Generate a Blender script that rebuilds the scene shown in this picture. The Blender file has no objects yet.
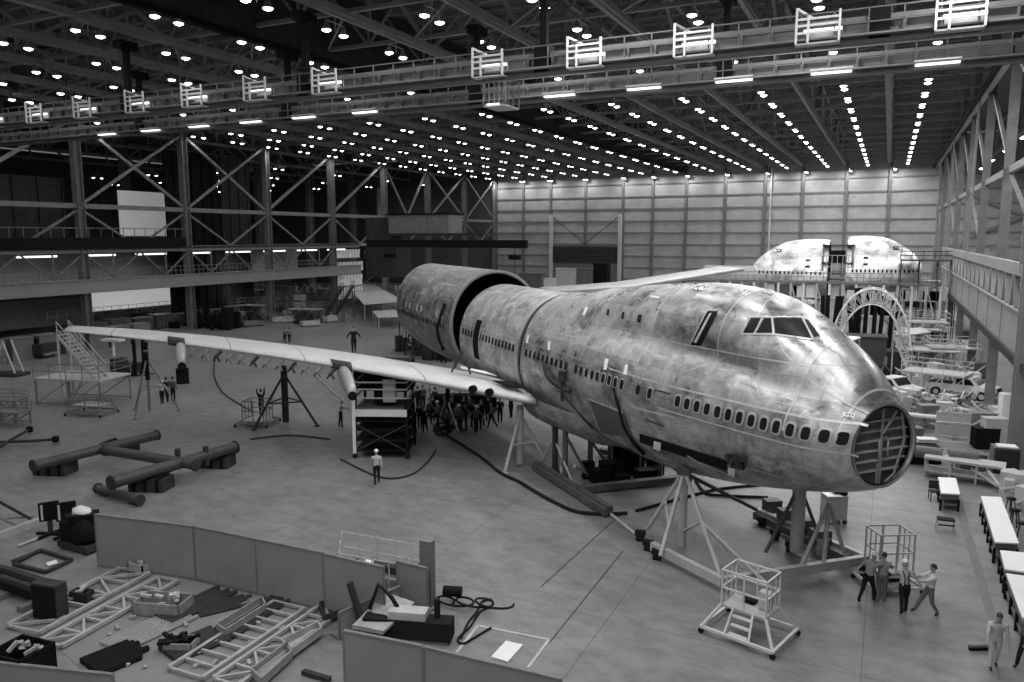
import bpy, math, random
from mathutils import Vector, Matrix
from mathutils.bvhtree import BVHTree
RND = random.Random(7)
C = bpy.context.scene.collection
PI = math.pi
V = Vector

# ---------------------------------------------------------------- camera geometry (hall axes: X across, Y depth, Z up)
EYE = V((0, 0, 12.5)); FOC = 770.0; PITCH = math.atan(105 / 770.0); PSI = math.radians(25.94)
F0 = V((-math.sin(PSI), math.cos(PSI), 0)); RT = V((math.cos(PSI), math.sin(PSI), 0)); ZU = V((0, 0, 1))
FW = F0 * math.cos(PITCH) - ZU * math.sin(PITCH); UP = F0 * math.sin(PITCH) + ZU * math.cos(PITCH)
def ray(px, py): return FW * FOC + RT * (px - 512) + UP * (341 - py)
def at(px, py, z=0.0):
    "point measured on the photograph, taken to lie at height z above the hall floor"
    d = ray(px, py); return EYE + d * ((z - EYE.z) / d.z)
def atX(px, py, X): d = ray(px, py); return EYE + d * (X / d.x)
def atY(px, py, Y): d = ray(px, py); return EYE + d * (Y / d.y)

# ---------------------------------------------------------------- materials
MATS = {}
def mat(name, v, rough=0.7, metal=0.0, amt=0.0, scale=2.0, emit=0.0, bump=0.0, contrast=0.5):
    if name in MATS: return MATS[name]
    m = bpy.data.materials.new(name); m.use_nodes = True; nt = m.node_tree; N = nt.nodes; L = nt.links
    b = N['Principled BSDF']; b.inputs['Base Color'].default_value = (v, v, v, 1)
    b.inputs['Roughness'].default_value = rough; b.inputs['Metallic'].default_value = metal
    if amt > 0:
        tc = N.new('ShaderNodeTexCoord'); no = N.new('ShaderNodeTexNoise'); no.inputs['Scale'].default_value = scale
        no.inputs['Detail'].default_value = 5; no.inputs['Roughness'].default_value = 0.6
        r = N.new('ShaderNodeValToRGB'); a = max(0.0, v * (1 - amt)); c = min(1.0, v * (1 + amt))
        r.color_ramp.elements[0].position = 0.5 - contrast / 2; r.color_ramp.elements[1].position = 0.5 + contrast / 2
        r.color_ramp.elements[0].color = (a, a, a, 1); r.color_ramp.elements[1].color = (c, c, c, 1)
        L.new(tc.outputs['Object'], no.inputs['Vector']); L.new(no.outputs['Fac'], r.inputs[0]); L.new(r.outputs[0], b.inputs['Base Color'])
        if bump > 0:
            bp = N.new('ShaderNodeBump'); bp.inputs['Strength'].default_value = bump; bp.inputs['Distance'].default_value = 0.05
            L.new(no.outputs['Fac'], bp.inputs['Height']); L.new(bp.outputs[0], b.inputs['Normal'])
    if emit > 0:
        b.inputs['Emission Color'].default_value = (1, 1, 1, 1); b.inputs['Emission Strength'].default_value = emit
        m.cycles.emission_sampling = 'NONE'
    MATS[name] = m; return m
steel = mat('painted_steel', 0.17, 0.55, 0.0, 0.25, 1.5)
steel_dark = mat('dark_steel', 0.045, 0.6, 0.0, 0.3, 1.5)
steel_pale = mat('pale_steel', 0.46, 0.5, 0.0, 0.2, 2)
truss_m = mat('truss_paint', 0.27, 0.6, 0.0, 0.2, 0.8)
crane_m = mat('crane_paint', 0.12, 0.5, 0.0, 0.2, 0.8)
girder_m = mat('mezzanine_paint', 0.25, 0.6, 0.0, 0.15, 0.6)
black = mat('black', 0.01, 0.6)
rubber = mat('rubber', 0.02, 0.8)
white = mat('white_paint', 0.75, 0.5, 0, 0.08, 3)
board = mat('white_board', 0.8, 0.45, 0, 0.05, 2)
wood = mat('plywood', 0.42, 0.7, 0, 0.2, 3)
wood_dark = mat('dark_wood', 0.14, 0.7, 0, 0.3, 3)
glassd = mat('dark_glass', 0.015, 0.35)
cloth_d = mat('dark_cloth', 0.02, 0.9, 0, 0.3, 8)
cloth_m = mat('mid_cloth', 0.14, 0.9, 0, 0.2, 8)
cloth_l = mat('light_cloth', 0.5, 0.9, 0, 0.1, 8)
skin_m = mat('skin', 0.32, 0.6)
for m_ in (glassd, black, rubber, cloth_d, steel_dark): m_.node_tree.nodes['Principled BSDF'].inputs['Specular IOR Level'].default_value = 0.08
hair_m = mat('hair', 0.03, 0.7)
helmet_m = mat('helmet', 0.85, 0.3)
lens = mat('lamp_lens', 1.0, 0.5, emit=16.0)
tube_l = mat('fluorescent_tube', 1.0, 0.5, emit=3.2)
shade_m = mat('lamp_shade', 0.5, 0.4, 0.6)
panel_m = mat('barrier_panel', 0.24, 0.75, 0, 0.12, 0.9)
alu = mat('wing_skin', 0.62, 0.4, 0.15, 0.14, 0.7)
alu_dark = mat('wing_dark', 0.06, 0.5, 0.3)

# ---------------------------------------------------------------- mesh builder
class MB:
    def __init__(s): s.v = []; s.f = []; s.mi = []; s.m = 0; s.sm = []; s.smooth = False
    def add(s, vs, fs):
        o = len(s.v); s.v += [tuple(p) for p in vs]; s.f += [tuple(i + o for i in f) for f in fs]
        s.mi += [s.m] * len(fs); s.sm += [s.smooth] * len(fs); return s
    def box(s, c, d, rz=0.0):
        x, y, z = d[0] / 2, d[1] / 2, d[2] / 2; cc, ss = math.cos(rz), math.sin(rz)
        vs = [(c[0] + a * x * cc - b * y * ss, c[1] + a * x * ss + b * y * cc, c[2] + e * z) for a in (-1, 1) for b in (-1, 1) for e in (-1, 1)]
        return s.add(vs, [(0, 1, 3, 2), (4, 6, 7, 5), (0, 4, 5, 1), (2, 3, 7, 6), (0, 2, 6, 4), (1, 5, 7, 3)])
    def slab(s, x0, x1, y0, y1, z0, z1): return s.box(((x0 + x1) / 2, (y0 + y1) / 2, (z0 + z1) / 2), (x1 - x0, y1 - y0, z1 - z0))
    def beam(s, p, q, w, h=None):
        h = h or w; p, q = V(p), V(q); d = (q - p)
        if d.length < 1e-5: return s
        d.normalize(); up = V((0, 0, 1)) if abs(d.z) < 0.95 else V((0, 1, 0))
        a = d.cross(up).normalized(); b = a.cross(d)
        vs = [e + a * (i * w / 2) + b * (j * h / 2) for e in (p, q) for i, j in ((-1, -1), (1, -1), (1, 1), (-1, 1))]
        return s.add(vs, [(3, 2, 1, 0), (4, 5, 6, 7), (0, 1, 5, 4), (1, 2, 6, 5), (2, 3, 7, 6), (3, 0, 4, 7)])
    def ibeam(s, p, q, w, h, t=0.06):
        "rolled I section from p to q, h deep and w wide"
        p, q = V(p), V(q); d = (q - p).normalized(); up = V((0, 0, 1)) if abs(d.z) < 0.95 else V((0, 1, 0))
        a = d.cross(up).normalized(); b = a.cross(d)
        s.beam(p, q, t, h - 2 * t) if abs(d.z) < 0.95 else s.beam(p, q, t, h - 2 * t)
        for k in (-1, 1): s.beam(p + b * (k * (h - t) / 2), q + b * (k * (h - t) / 2), w, t)
        return s
    def tube(s, p, q, r, n=8, r2=None, cap=True):
        r2 = r if r2 is None else r2; p, q = V(p), V(q); d = (q - p)
        if d.length < 1e-5: return s
        d.normalize(); up = V((0, 0, 1)) if abs(d.z) < 0.95 else V((0, 1, 0)); a = d.cross(up).normalized(); b = a.cross(d)
        vs = []
        for e, rr in ((p, r), (q, r2)): vs += [e + a * (rr * math.cos(2 * PI * i / n)) + b * (rr * math.sin(2 * PI * i / n)) for i in range(n)]
        fs = [(i, (i + 1) % n, n + (i + 1) % n, n + i) for i in range(n)]
        sm = s.smooth; s.smooth = n > 6; s.add(vs, fs); s.smooth = sm
        if cap: s.add(vs, [tuple(range(n))[::-1], tuple(range(n, 2 * n))])
        return s
    def path(s, pts, r, n=6):
        "a round cord along points"
        pts = [V(p) for p in pts]; rings = []
        for i, p in enumerate(pts):
            d = (pts[min(i + 1, len(pts) - 1)] - pts[max(i - 1, 0)]).normalized(); up = V((0, 0, 1)) if abs(d.z) < 0.9 else V((0, 1, 0))
            a = d.cross(up).normalized(); b = a.cross(d)
            rings.append([p + a * (r * math.cos(2 * PI * k / n)) + b * (r * math.sin(2 * PI * k / n)) for k in range(n)])
        return s.loft(rings, True)
    def loft(s, rings, cap=False, closed=True):
        n = len(rings[0]); vs = [p for r in rings for p in r]; fs = []
        for i in range(len(rings) - 1):
            for k in range(n if closed else n - 1):
                k2 = (k + 1) % n; fs.append((i * n + k, i * n + k2, (i + 1) * n + k2, (i + 1) * n + k))
        if cap: fs += [tuple(range(n))[::-1], tuple((len(rings) - 1) * n + k for k in range(n))]
        sm = s.smooth; s.smooth = True; s.add(vs, fs); s.smooth = sm; return s
    def prism(s, pts, z0, z1):
        n = len(pts); vs = [(p[0], p[1], z0) for p in pts] + [(p[0], p[1], z1) for p in pts]
        return s.add(vs, [tuple(range(n))[::-1], tuple(range(n, 2 * n))] + [(i, (i + 1) % n, n + (i + 1) % n, n + i) for i in range(n)])
    def plate(s, pts, t=0.03):
        "flat plate through 3-D points, t thick"
        pts = [V(p) for p in pts]; nrm = (pts[1] - pts[0]).cross(pts[2] - pts[0]).normalized() * t / 2; n = len(pts)
        return s.add([p - nrm for p in pts] + [p + nrm for p in pts], [tuple(range(n))[::-1], tuple(range(n, 2 * n))] + [(i, (i + 1) % n, n + (i + 1) % n, n + i) for i in range(n)])
    def lathe(s, prof, c=(0, 0, 0), n=12, sq=(1, 1)):
        rings = [[(c[0] + r * sq[0] * math.cos(2 * PI * k / n), c[1] + r * sq[1] * math.sin(2 * PI * k / n), c[2] + z) for k in range(n)] for r, z in prof]
        return s.loft(rings, True)
    def mesh(s, name, mats, off=(0, 0, 0)):
        me = bpy.data.meshes.new(name)
        me.from_pydata([(p[0] - off[0], p[1] - off[1], p[2] - off[2]) for p in s.v] if any(off) else s.v, [], s.f)
        for m in (mats if isinstance(mats, (list, tuple)) else [mats]): me.materials.append(m)
        me.polygons.foreach_set('material_index', s.mi); me.polygons.foreach_set('use_smooth', s.sm); me.update(); return me
    def build(s, name, mats, parent=None, world=False):
        "link as one object; world=True: the points are hall coordinates, not the parent's"
        off = tuple(parent.location) if (world and parent is not None) else (0, 0, 0)
        o = bpy.data.objects.new(name, s.mesh(name, mats, off)); C.objects.link(o); o.parent = parent; return o
    def solo(s, name, mats, label, cat, group=None, loc=None, rz=0.0):
        "a thing that is one mesh; loc None: points are hall coordinates and the origin goes to their base centre"
        off = (0, 0, 0)
        if loc is None:
            xs = [p[0] for p in s.v]; ys = [p[1] for p in s.v]; off = ((min(xs) + max(xs)) / 2, (min(ys) + max(ys)) / 2, min(p[2] for p in s.v)); loc = off
        o = bpy.data.objects.new(name, s.mesh(name, mats, off)); C.objects.link(o); o.location = loc; o.rotation_euler = (0, 0, rz)
        return tag(o, label, cat, group)
def tag(o, label, cat, group=None):
    o['label'] = label; o['category'] = cat
    if group: o['group'] = group
    return o
def thing(name, label, cat, loc=(0, 0, 0), rz=0.0, group=None):
    o = bpy.data.objects.new(name, None); C.objects.link(o); o.location = loc; o.rotation_euler = (0, 0, rz); o.empty_display_size = 0.3
    return tag(o, label, cat, group)
def struct(o): o['kind'] = 'structure'; return o
KIDS = {}
def kids(o):
    return [c for c in bpy.data.objects if c.parent == o]
def proto_tree(o):
    return [(c, proto_tree(c)) for c in kids(o)]
def dup(o, tree, loc, rz=0.0, label=None, group=None, scale=None):
    r = o.copy(); C.objects.link(r); r.location = loc; r.rotation_euler = (0, 0, rz)
    if label: r['label'] = label
    if group: r['group'] = group
    if scale: r.scale = scale
    def rec(p, t):
        for c, tt in t:
            k = c.copy(); C.objects.link(k); k.parent = p; rec(k, tt)
    rec(r, tree); return r
def lerp(a, b, t): return a + (b - a) * t
def interp(tab, x):
    if x <= tab[0][0]: return tab[0][1]
    for (x0, y0), (x1, y1) in zip(tab, tab[1:]):
        if x <= x1: return y0 + (y1 - y0) * (x - x0) / (x1 - x0)
    return tab[-1][1]
def smooth_interp(tab, x, h=0.35): return sum(interp(tab, x + d * h) for d in (-1, -0.5, 0, 0.5, 1)) / 5 if x > tab[0][0] + h else interp(tab, x)

def proj(p):
    v = V(p) - EYE; d = v.dot(FW); return 512 + FOC * v.dot(RT) / d, 341 - FOC * v.dot(UP) / d
def zrow(p, py):
    "height above floor point p at which a vertical there crosses picture row py"
    lo, hi = -5.0, 40.0
    for _ in range(40):
        m = (lo + hi) / 2
        if proj((p[0], p[1], m))[1] > py: lo = m
        else: hi = m
    return lo
def topof(px, pf, pt):
    p = at(px, pf); return V((p.x, p.y, zrow(p, pt)))
# ================================================================ THE HALL
XR = 7.3; XL = -83.5; YB = 163.0; XW = -170.0; XE = 62.0; Y0 = -40.0; ZT = 26.2; ZR = 30.8
# floor: concrete with wear, joints
fm = bpy.data.materials.new('concrete_floor'); fm.use_nodes = True; nt = fm.node_tree; N = nt.nodes; L = nt.links; b = N['Principled BSDF']
tc = N.new('ShaderNodeTexCoord')
n1 = N.new('ShaderNodeTexNoise'); n1.inputs['Scale'].default_value = 0.12; n1.inputs['Detail'].default_value = 8; n1.inputs['Roughness'].default_value = 0.65
n2 = N.new('ShaderNodeTexNoise'); n2.inputs['Scale'].default_value = 1.7; n2.inputs['Detail'].default_value = 6; n2.inputs['Roughness'].default_value = 0.7
mp = N.new('ShaderNodeMapping'); mp.inputs['Scale'].default_value = (0.5, 0.9, 1); mp.inputs['Rotation'].default_value = (0, 0, 0.5)
L.new(tc.outputs['Object'], n1.inputs['Vector']); L.new(tc.outputs['Object'], mp.inputs['Vector']); L.new(mp.outputs[0], n2.inputs['Vector'])
r1 = N.new('ShaderNodeValToRGB'); r1.color_ramp.elements[0].position = 0.3; r1.color_ramp.elements[1].position = 0.7
r1.color_ramp.elements[0].color = (0.15, 0.15, 0.15, 1); r1.color_ramp.elements[1].color = (0.24, 0.24, 0.24, 1)
r2 = N.new('ShaderNodeValToRGB'); r2.color_ramp.elements[0].position = 0.32; r2.color_ramp.elements[1].position = 0.62
r2.color_ramp.elements[0].color = (0.72, 0.72, 0.72, 1); r2.color_ramp.elements[1].color = (1.15, 1.15, 1.15, 1)
mx = N.new('ShaderNodeMixRGB'); mx.blend_type = 'MULTIPLY'; mx.inputs[0].default_value = 1
L.new(n1.outputs['Fac'], r1.inputs[0]); L.new(n2.outputs['Fac'], r2.inputs[0]); L.new(r1.outputs[0], mx.inputs[1]); L.new(r2.outputs[0], mx.inputs[2])
br = N.new('ShaderNodeTexBrick'); br.offset = 0; br.inputs['Scale'].default_value = 1.0; br.inputs['Brick Width'].default_value = 7.62; br.inputs['Row Height'].default_value = 7.62
br.inputs['Mortar Size'].default_value = 0.02; br.inputs['Color1'].default_value = br.inputs['Color2'].default_value = (1, 1, 1, 1); br.inputs['Mortar'].default_value = (0.6, 0.6, 0.6, 1)
L.new(tc.outputs['Object'], br.inputs['Vector'])
mx2 = N.new('ShaderNodeMixRGB'); mx2.blend_type = 'MULTIPLY'; mx2.inputs[0].default_value = 1; L.new(mx.outputs[0], mx2.inputs[1]); L.new(br.outputs['Color'], mx2.inputs[2])
L.new(mx2.outputs[0], b.inputs['Base Color']); b.inputs['Roughness'].default_value = 0.5
b.inputs['Specular IOR Level'].default_value = 0.35
struct(MB().slab(XW, XE, Y0, YB + 1, -0.3, 0).build('floor', fm))

# ceiling: corrugated roof deck
cm = bpy.data.materials.new('roof_deck'); cm.use_nodes = True; nt = cm.node_tree; N = nt.nodes; L = nt.links; b = N['Principled BSDF']
tc = N.new('ShaderNodeTexCoord'); wv = N.new('ShaderNodeTexWave'); wv.bands_direction = 'X'; wv.inputs['Scale'].default_value = 1.6
r = N.new('ShaderNodeValToRGB'); r.color_ramp.elements[0].color = (0.09, 0.09, 0.09, 1); r.color_ramp.elements[1].color = (0.15, 0.15, 0.15, 1)
L.new(tc.outputs['Object'], wv.inputs['Vector']); L.new(wv.outputs['Fac'], r.inputs[0]); L.new(r.outputs[0], b.inputs['Base Color']); b.inputs['Roughness'].default_value = 0.8
struct(MB().slab(XW, XE, Y0, YB + 1, ZR + 0.3, ZR + 0.6).build('ceiling', cm))

# end wall of insulated sheet panels with girts
wm = bpy.data.materials.new('wall_sheet'); wm.use_nodes = True; nt = wm.node_tree; N = nt.nodes; L = nt.links; b = N['Principled BSDF']
tc = N.new('ShaderNodeTexCoord'); n1 = N.new('ShaderNodeTexNoise'); n1.inputs['Scale'].default_value = 0.5; n1.inputs['Detail'].default_value = 6
wv = N.new('ShaderNodeTexWave'); wv.bands_direction = 'X'; wv.inputs['Scale'].default_value = 0.9; wv.inputs['Distortion'].default_value = 0.3
r = N.new('ShaderNodeValToRGB'); r.color_ramp.elements[0].position = 0.3; r.color_ramp.elements[1].position = 0.7
r.color_ramp.elements[0].color = (0.29, 0.29, 0.29, 1); r.color_ramp.elements[1].color = (0.38, 0.38, 0.38, 1)
rr = N.new('ShaderNodeValToRGB'); rr.color_ramp.elements[0].color = (0.86, 0.86, 0.86, 1); rr.color_ramp.elements[1].color = (1, 1, 1, 1)
mx = N.new('ShaderNodeMixRGB'); mx.blend_type = 'MULTIPLY'; mx.inputs[0].default_value = 1
L.new(tc.outputs['Object'], n1.inputs['Vector']); L.new(tc.outputs['Object'], wv.inputs['Vector']); L.new(n1.outputs['Fac'], r.inputs[0]); L.new(wv.outputs['Fac'], rr.inputs[0])
L.new(r.outputs[0], mx.inputs[1]); L.new(rr.outputs[0], mx.inputs[2]); L.new(mx.outputs[0], b.inputs['Base Color']); b.inputs['Roughness'].default_value = 0.6
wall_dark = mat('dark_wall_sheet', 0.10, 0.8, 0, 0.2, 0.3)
struct(MB().slab(XL, XE, YB, YB + 0.4, 0, ZR).build('wall_back', wm))
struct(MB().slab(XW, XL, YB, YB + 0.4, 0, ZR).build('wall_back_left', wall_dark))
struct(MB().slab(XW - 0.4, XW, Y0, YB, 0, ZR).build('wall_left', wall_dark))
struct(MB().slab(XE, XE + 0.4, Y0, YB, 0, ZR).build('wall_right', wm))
g = MB()
for z in (3.2, 5.7, 8.2, 10.7, 13.2, 15.7, 18.3, 20.9, 23.5):
    g.slab(XL, XE, YB - 0.22, YB, z - 0.14, z + 0.14)
struct(g.build('trim_1', mat('girt_paint', 0.17, 0.6)))
wall_cols = [-83.2, -76.2, -69.4, -61.0, -52.4, -45.8, -38.7, -30.7, -22.9, -15.8, -8.0, -0.5]
for i, x in enumerate(wall_cols):
    wmb = MB(); wmb.slab(x - 0.28, x + 0.28, YB - 0.55, YB - 0.1, 0, ZT + 0.6)
    o = struct(wmb.build('wall_column', crane_m))
# paired thin downpipe beside one column
struct(MB().tube((-21.8, YB - 0.5, 0), (-21.8, YB - 0.5, ZT), 0.17, 8).build('trim_2', steel_pale))

# ---------------------------------------------------------------- roof trusses along the hall
def y_truss(x, yn, yf, w, dark=False):
    t = MB(); P = 7.5; n = int((yf - yn) / P)
    t.beam((x, yn, ZT), (x, yf, ZT), w, 0.42); t.beam((x, yn, ZR - 0.2), (x, yf, ZR - 0.2), w * 0.9, 0.38)
    for i in range(n + 1):
        y = yf - i * P
        t.beam((x, y, ZT), (x, y, ZR - 0.2), 0.3 * w + 0.12, 0.22)
        if i < n:
            if i % 2: t.beam((x, y, ZT), (x, y - P, ZR - 0.2), 0.24, 0.26)
            else: t.beam((x, y, ZR - 0.2), (x, y - P, ZT), 0.24, 0.26)
    return t
xt = [-0.9 - 7.6 * k for k in range(11)]
for k, x in enumerate(xt):
    o = y_truss(x, 12, YB, 0.62 if k % 2 == 0 else 0.46).solo('roof_truss', truss_m, 'long dark steel roof truss running the length of the hall towards the panelled end wall', 'truss', 'roof trusses along the hall')
    struct(o)
for k in range(3):
    struct(y_truss(XR + 7.62 * (k + 1), 30, YB, 0.5).solo('roof_truss', truss_m, 'steel roof truss over the side bay beyond the right row of columns', 'truss', 'roof trusses over the right side bay'))
for k in range(4):
    struct(y_truss(XL - 9 - 15 * k, 60, YB, 0.5).solo('roof_truss', truss_m, 'dim steel roof truss over the side bay beyond the left row of columns', 'truss', 'roof trusses over the left side bay'))
# cross trusses every 7.5 m
def x_truss(y):
    t = MB(); xa, xb = XL, XR
    t.beam((xa, y, ZT + 0.15), (xb, y, ZT + 0.15), 0.26, 0.26); t.beam((xa, y, ZR - 0.1), (xb, y, ZR - 0.1), 0.3, 0.3)
    xs = [XR] + xt + [XL]
    for i in range(len(xs) - 1):
        a, c = xs[i], xs[i + 1]; m = (a + c) / 2
        t.beam((a, y, ZR - 0.2), (m, y, ZT + 0.15), 0.16, 0.16); t.beam((m, y, ZT + 0.15), (c, y, ZR - 0.2), 0.16, 0.16)
        t.beam((m, y, ZT + 0.15), (m, y, ZR - 0.1), 0.12, 0.12)
    return t
for i in range(20):
    y = 18.2 + 7.5 * i
    struct(x_truss(y).solo('cross_truss', truss_m, 'thin steel cross truss spanning between the long roof trusses', 'truss', 'cross trusses under the roof'))
# diagonal wind bracing in the plane of the bottom chords, one set per pair of bays
for i in range(0, 18, 3):
    t = MB(); y = 18.2 + 7.5 * i
    for k in range(0, 10, 1):
        a = xt[k] if k else xt[0]
        t.beam((xt[k], y, ZT + 0.1), (xt[k + 1] if k < 10 else XL, y + 7.5, ZT + 0.1), 0.14, 0.14)
    struct(t.solo('wind_brace', truss_m, 'zigzag of slim steel bracing between the roof truss chords', 'bracing', 'roof bracing'))
# duct-like purlins just under the deck
t = MB()
for i in range(0, 60): t.beam((XL, 14 + 2.5 * i, ZR + 0.1), (XR, 14 + 2.5 * i, ZR + 0.1), 0.16, 0.22)
struct(t.build('trim_3', truss_m))
# smoke curtain hung along one truss line
struct(MB().slab(-38.85, -38.65, 12, YB - 0.5, 25.5, ZR).solo('draft_curtain', steel_dark, 'dark solid curtain panel hung under the roof along the middle truss line', 'panel'))
struct(MB().beam((-38.75, 12, 25.4), (-38.75, YB - 0.5, 25.4), 0.55, 0.35).build('trim_4', black))

# ---------------------------------------------------------------- columns
def column(x, y, h, w, m, label, group, name='steel_column'):
    t = MB(); t.slab(x - w / 2, x + w / 2, y - w * 0.42, y - w * 0.36, 0, h); t.slab(x - w / 2, x + w / 2, y + w * 0.36, y + w * 0.42, 0, h); t.slab(x - 0.05, x + 0.05, y - w * 0.4, y + w * 0.4, 0, h)
    t.slab(x - w * 0.9, x + w * 0.9, y - w * 0.9, y + w * 0.9, 0, 0.08)
    return struct(t.solo(name, m, label, 'column', group))
lcols = [43.7, 58.6, 73.5, 88.4, 103.3, 118.2, 133.1, 148.0, 162.2]
for i, y in enumerate(lcols):
    column(XL, y, ZR, 0.95, steel, 'tall steel column in the row along the left side of the hall', 'left row of columns')
rcols = [33.0, 48.5, 66.5, 81.5, 96.5, 111.5, 126.5, 141.5, 156.0]
for i, y in enumerate(rcols):
    column(XR + 0.1 - (0.35 if i < 2 else 0), y, ZR, 0.62 if i > 1 else 1.2, steel if i > 1 else girder_m, 'tall steel column in the row along the right side of the hall', 'right row of columns')
    # slim rail post standing beside each column up to the roof
    if i % 2: struct(MB().beam((XR - 0.7, y + 2.0, 10.5), (XR - 0.7, y + 2.0, ZT), 0.18, 0.18).solo('hanger_post', girder_m, 'slim steel post standing on the right hand gallery parapet up to the roof', 'post', 'gallery posts on the right'))
# far line of columns in the left bay
for y in (88, 103, 118, 133, 148):
    column(XL - 30, y, ZR, 1.3, steel, 'distant steel column inside the left side bay', 'columns inside the left bay')
# X and horizontal bracing between left columns
def brace(p, q, w=0.34): return MB().beam(p, q, w, w)
def brace_set(y0, y1, kind):
    t = MB(); x = XL
    t.beam((x, y0, 15.9), (x, y1, 15.9), 0.4, 0.55)
    t.beam((x, y0, 11.0), (x, y1, 11.0), 0.4, 0.45)
    if kind == 'X': t.beam((x, y0, 25.6), (x, y1, 16), 0.36, 0.36); t.beam((x + 0.2, y0, 16), (x + 0.2, y1, 25.6), 0.3, 0.3)
    elif kind == 'A': t.beam((x, y0, 16.2), (x, y1, 25.6), 0.36, 0.36)
    elif kind == 'K': ym = (y0 + y1) / 2; t.beam((x, y0, 25.6), (x, ym, 16.2), 0.34, 0.34); t.beam((x, y1, 25.6), (x, ym, 16.2), 0.34, 0.34)
    else: t.beam((x, y0, 25.6), (x, y1, 16), 0.32, 0.32); t.beam((x, y0, 16), (x, y1, 25.6), 0.32, 0.32)
    ym = (y0 + y1) / 2
    t.beam((x, y0, 15.6), (x, ym, 11.2), 0.24, 0.24); t.beam((x, y1, 15.6), (x, ym, 11.2), 0.24, 0.24)
    return struct(t.solo('column_bracing', steel, 'diagonal steel bracing and struts between columns on the left side', 'bracing', 'bracing between the left columns'))
for i, k in enumerate(['A', 'X', 'X', 'A', 'A', 'K', 'X', 'X']): brace_set(lcols[i], lcols[i + 1], k)

# ---------------------------------------------------------------- right gallery (mezzanine edge girder with trussed parapet)
def gallery_right():
    r = thing('gallery', 'pale grey raised gallery with deep girder and trussed parapet on the right', 'gallery', (XR, 36, 5.9))
    ya, yb = 36.0, 122.0
    t = MB(); t.slab(XR - 0.5, XR - 0.42, ya, yb, 5.75, 8.3); MB().slab(XR - 0.7, XR + 0.4, ya, yb, 5.35, 5.8).build('lower_flange', steel_dark, r, True); t.slab(XR - 0.75, XR - 0.1, ya, yb, 8.3, 8.4)
    for k in range(12): t.slab(XR - 0.56, XR - 0.5, ya + 7.5 * k, ya + 7.5 * k + 0.12, 5.8, 8.3)
    t.build('edge_girder', girder_m, r, True)
    t = MB(); t.slab(XR - 0.75, XR - 0.35, ya, yb, 10.3, 11.0); t.build('top_rail', girder_m, r, True)
    n = 0; y = ya + 1.5
    while y < yb - 3:
        t = MB(); t.beam((XR - 0.5, y, 8.4), (XR - 0.5, y + 0.9, 10.4), 0.28, 0.32); t.beam((XR - 0.5, y + 2.2, 8.4), (XR - 0.5, y + 1.3, 10.4), 0.28, 0.32)
        t.build('parapet_strut', girder_m, r, True); y += 3.75
    t = MB(); t.slab(XR - 0.4, XR + 14, ya, yb, 6.02, 6.25); t.build('deck', mat('deck', 0.3), r, True)
    return r
struct(gallery_right())
# upper crane rail / bracing in the right column row
t = MB(); t.beam((XR - 0.3, 38, 25.3), (XR - 0.3, YB - 1, 25.3), 0.5, 0.55); struct(t.solo('runway_rail', steel_pale, 'pale crane rail running high along the right row of columns', 'rail'))
t = MB(); t.beam((XR - 0.85, 38, 24.9), (XR - 0.85, YB - 1, 24.9), 0.3, 0.4); struct(t.solo('runway_conductor', black, 'black conductor bar hung beside the pale crane rail on the right', 'rail'))
for i in range(1, 8):
    t = MB(); y0, y1 = rcols[i], rcols[i + 1]
    t.beam((XR + 0.2, y0, 17.2), (XR + 0.2, y1, 17.2), 0.3, 0.5)
    t.beam((XR + 0.2, y0, 17.4), (XR + 0.2, y1, 25), 0.25, 0.3)
    if i % 2: t.beam((XR + 0.2, y0, 11), (XR + 0.2, y1, 17), 0.22, 0.22)
    struct(t.solo('column_bracing', steel, 'diagonal bracing and strut between columns on the right side', 'bracing', 'bracing between the right columns'))
# side bay bracing beyond the right row
for (xa, ya, za, xb, yb2, zb) in ((12, YB - 1, 12, 30, YB - 1, 20), (12, YB - 1, 20, 30, YB - 1, 12), (30, YB - 1, 12, 48, YB - 1, 20), (30, YB - 1, 20, 48, YB - 1, 12), (10, 100, 11, 30, 100, 17)):
    t = MB(); t.beam((xa, ya, za), (xb, yb2, zb), 0.3, 0.4)
    struct(t.solo('wall_brace', steel, 'heavy diagonal brace against the end wall of the right side bay', 'bracing', 'braces in the right side bay'))

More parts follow.
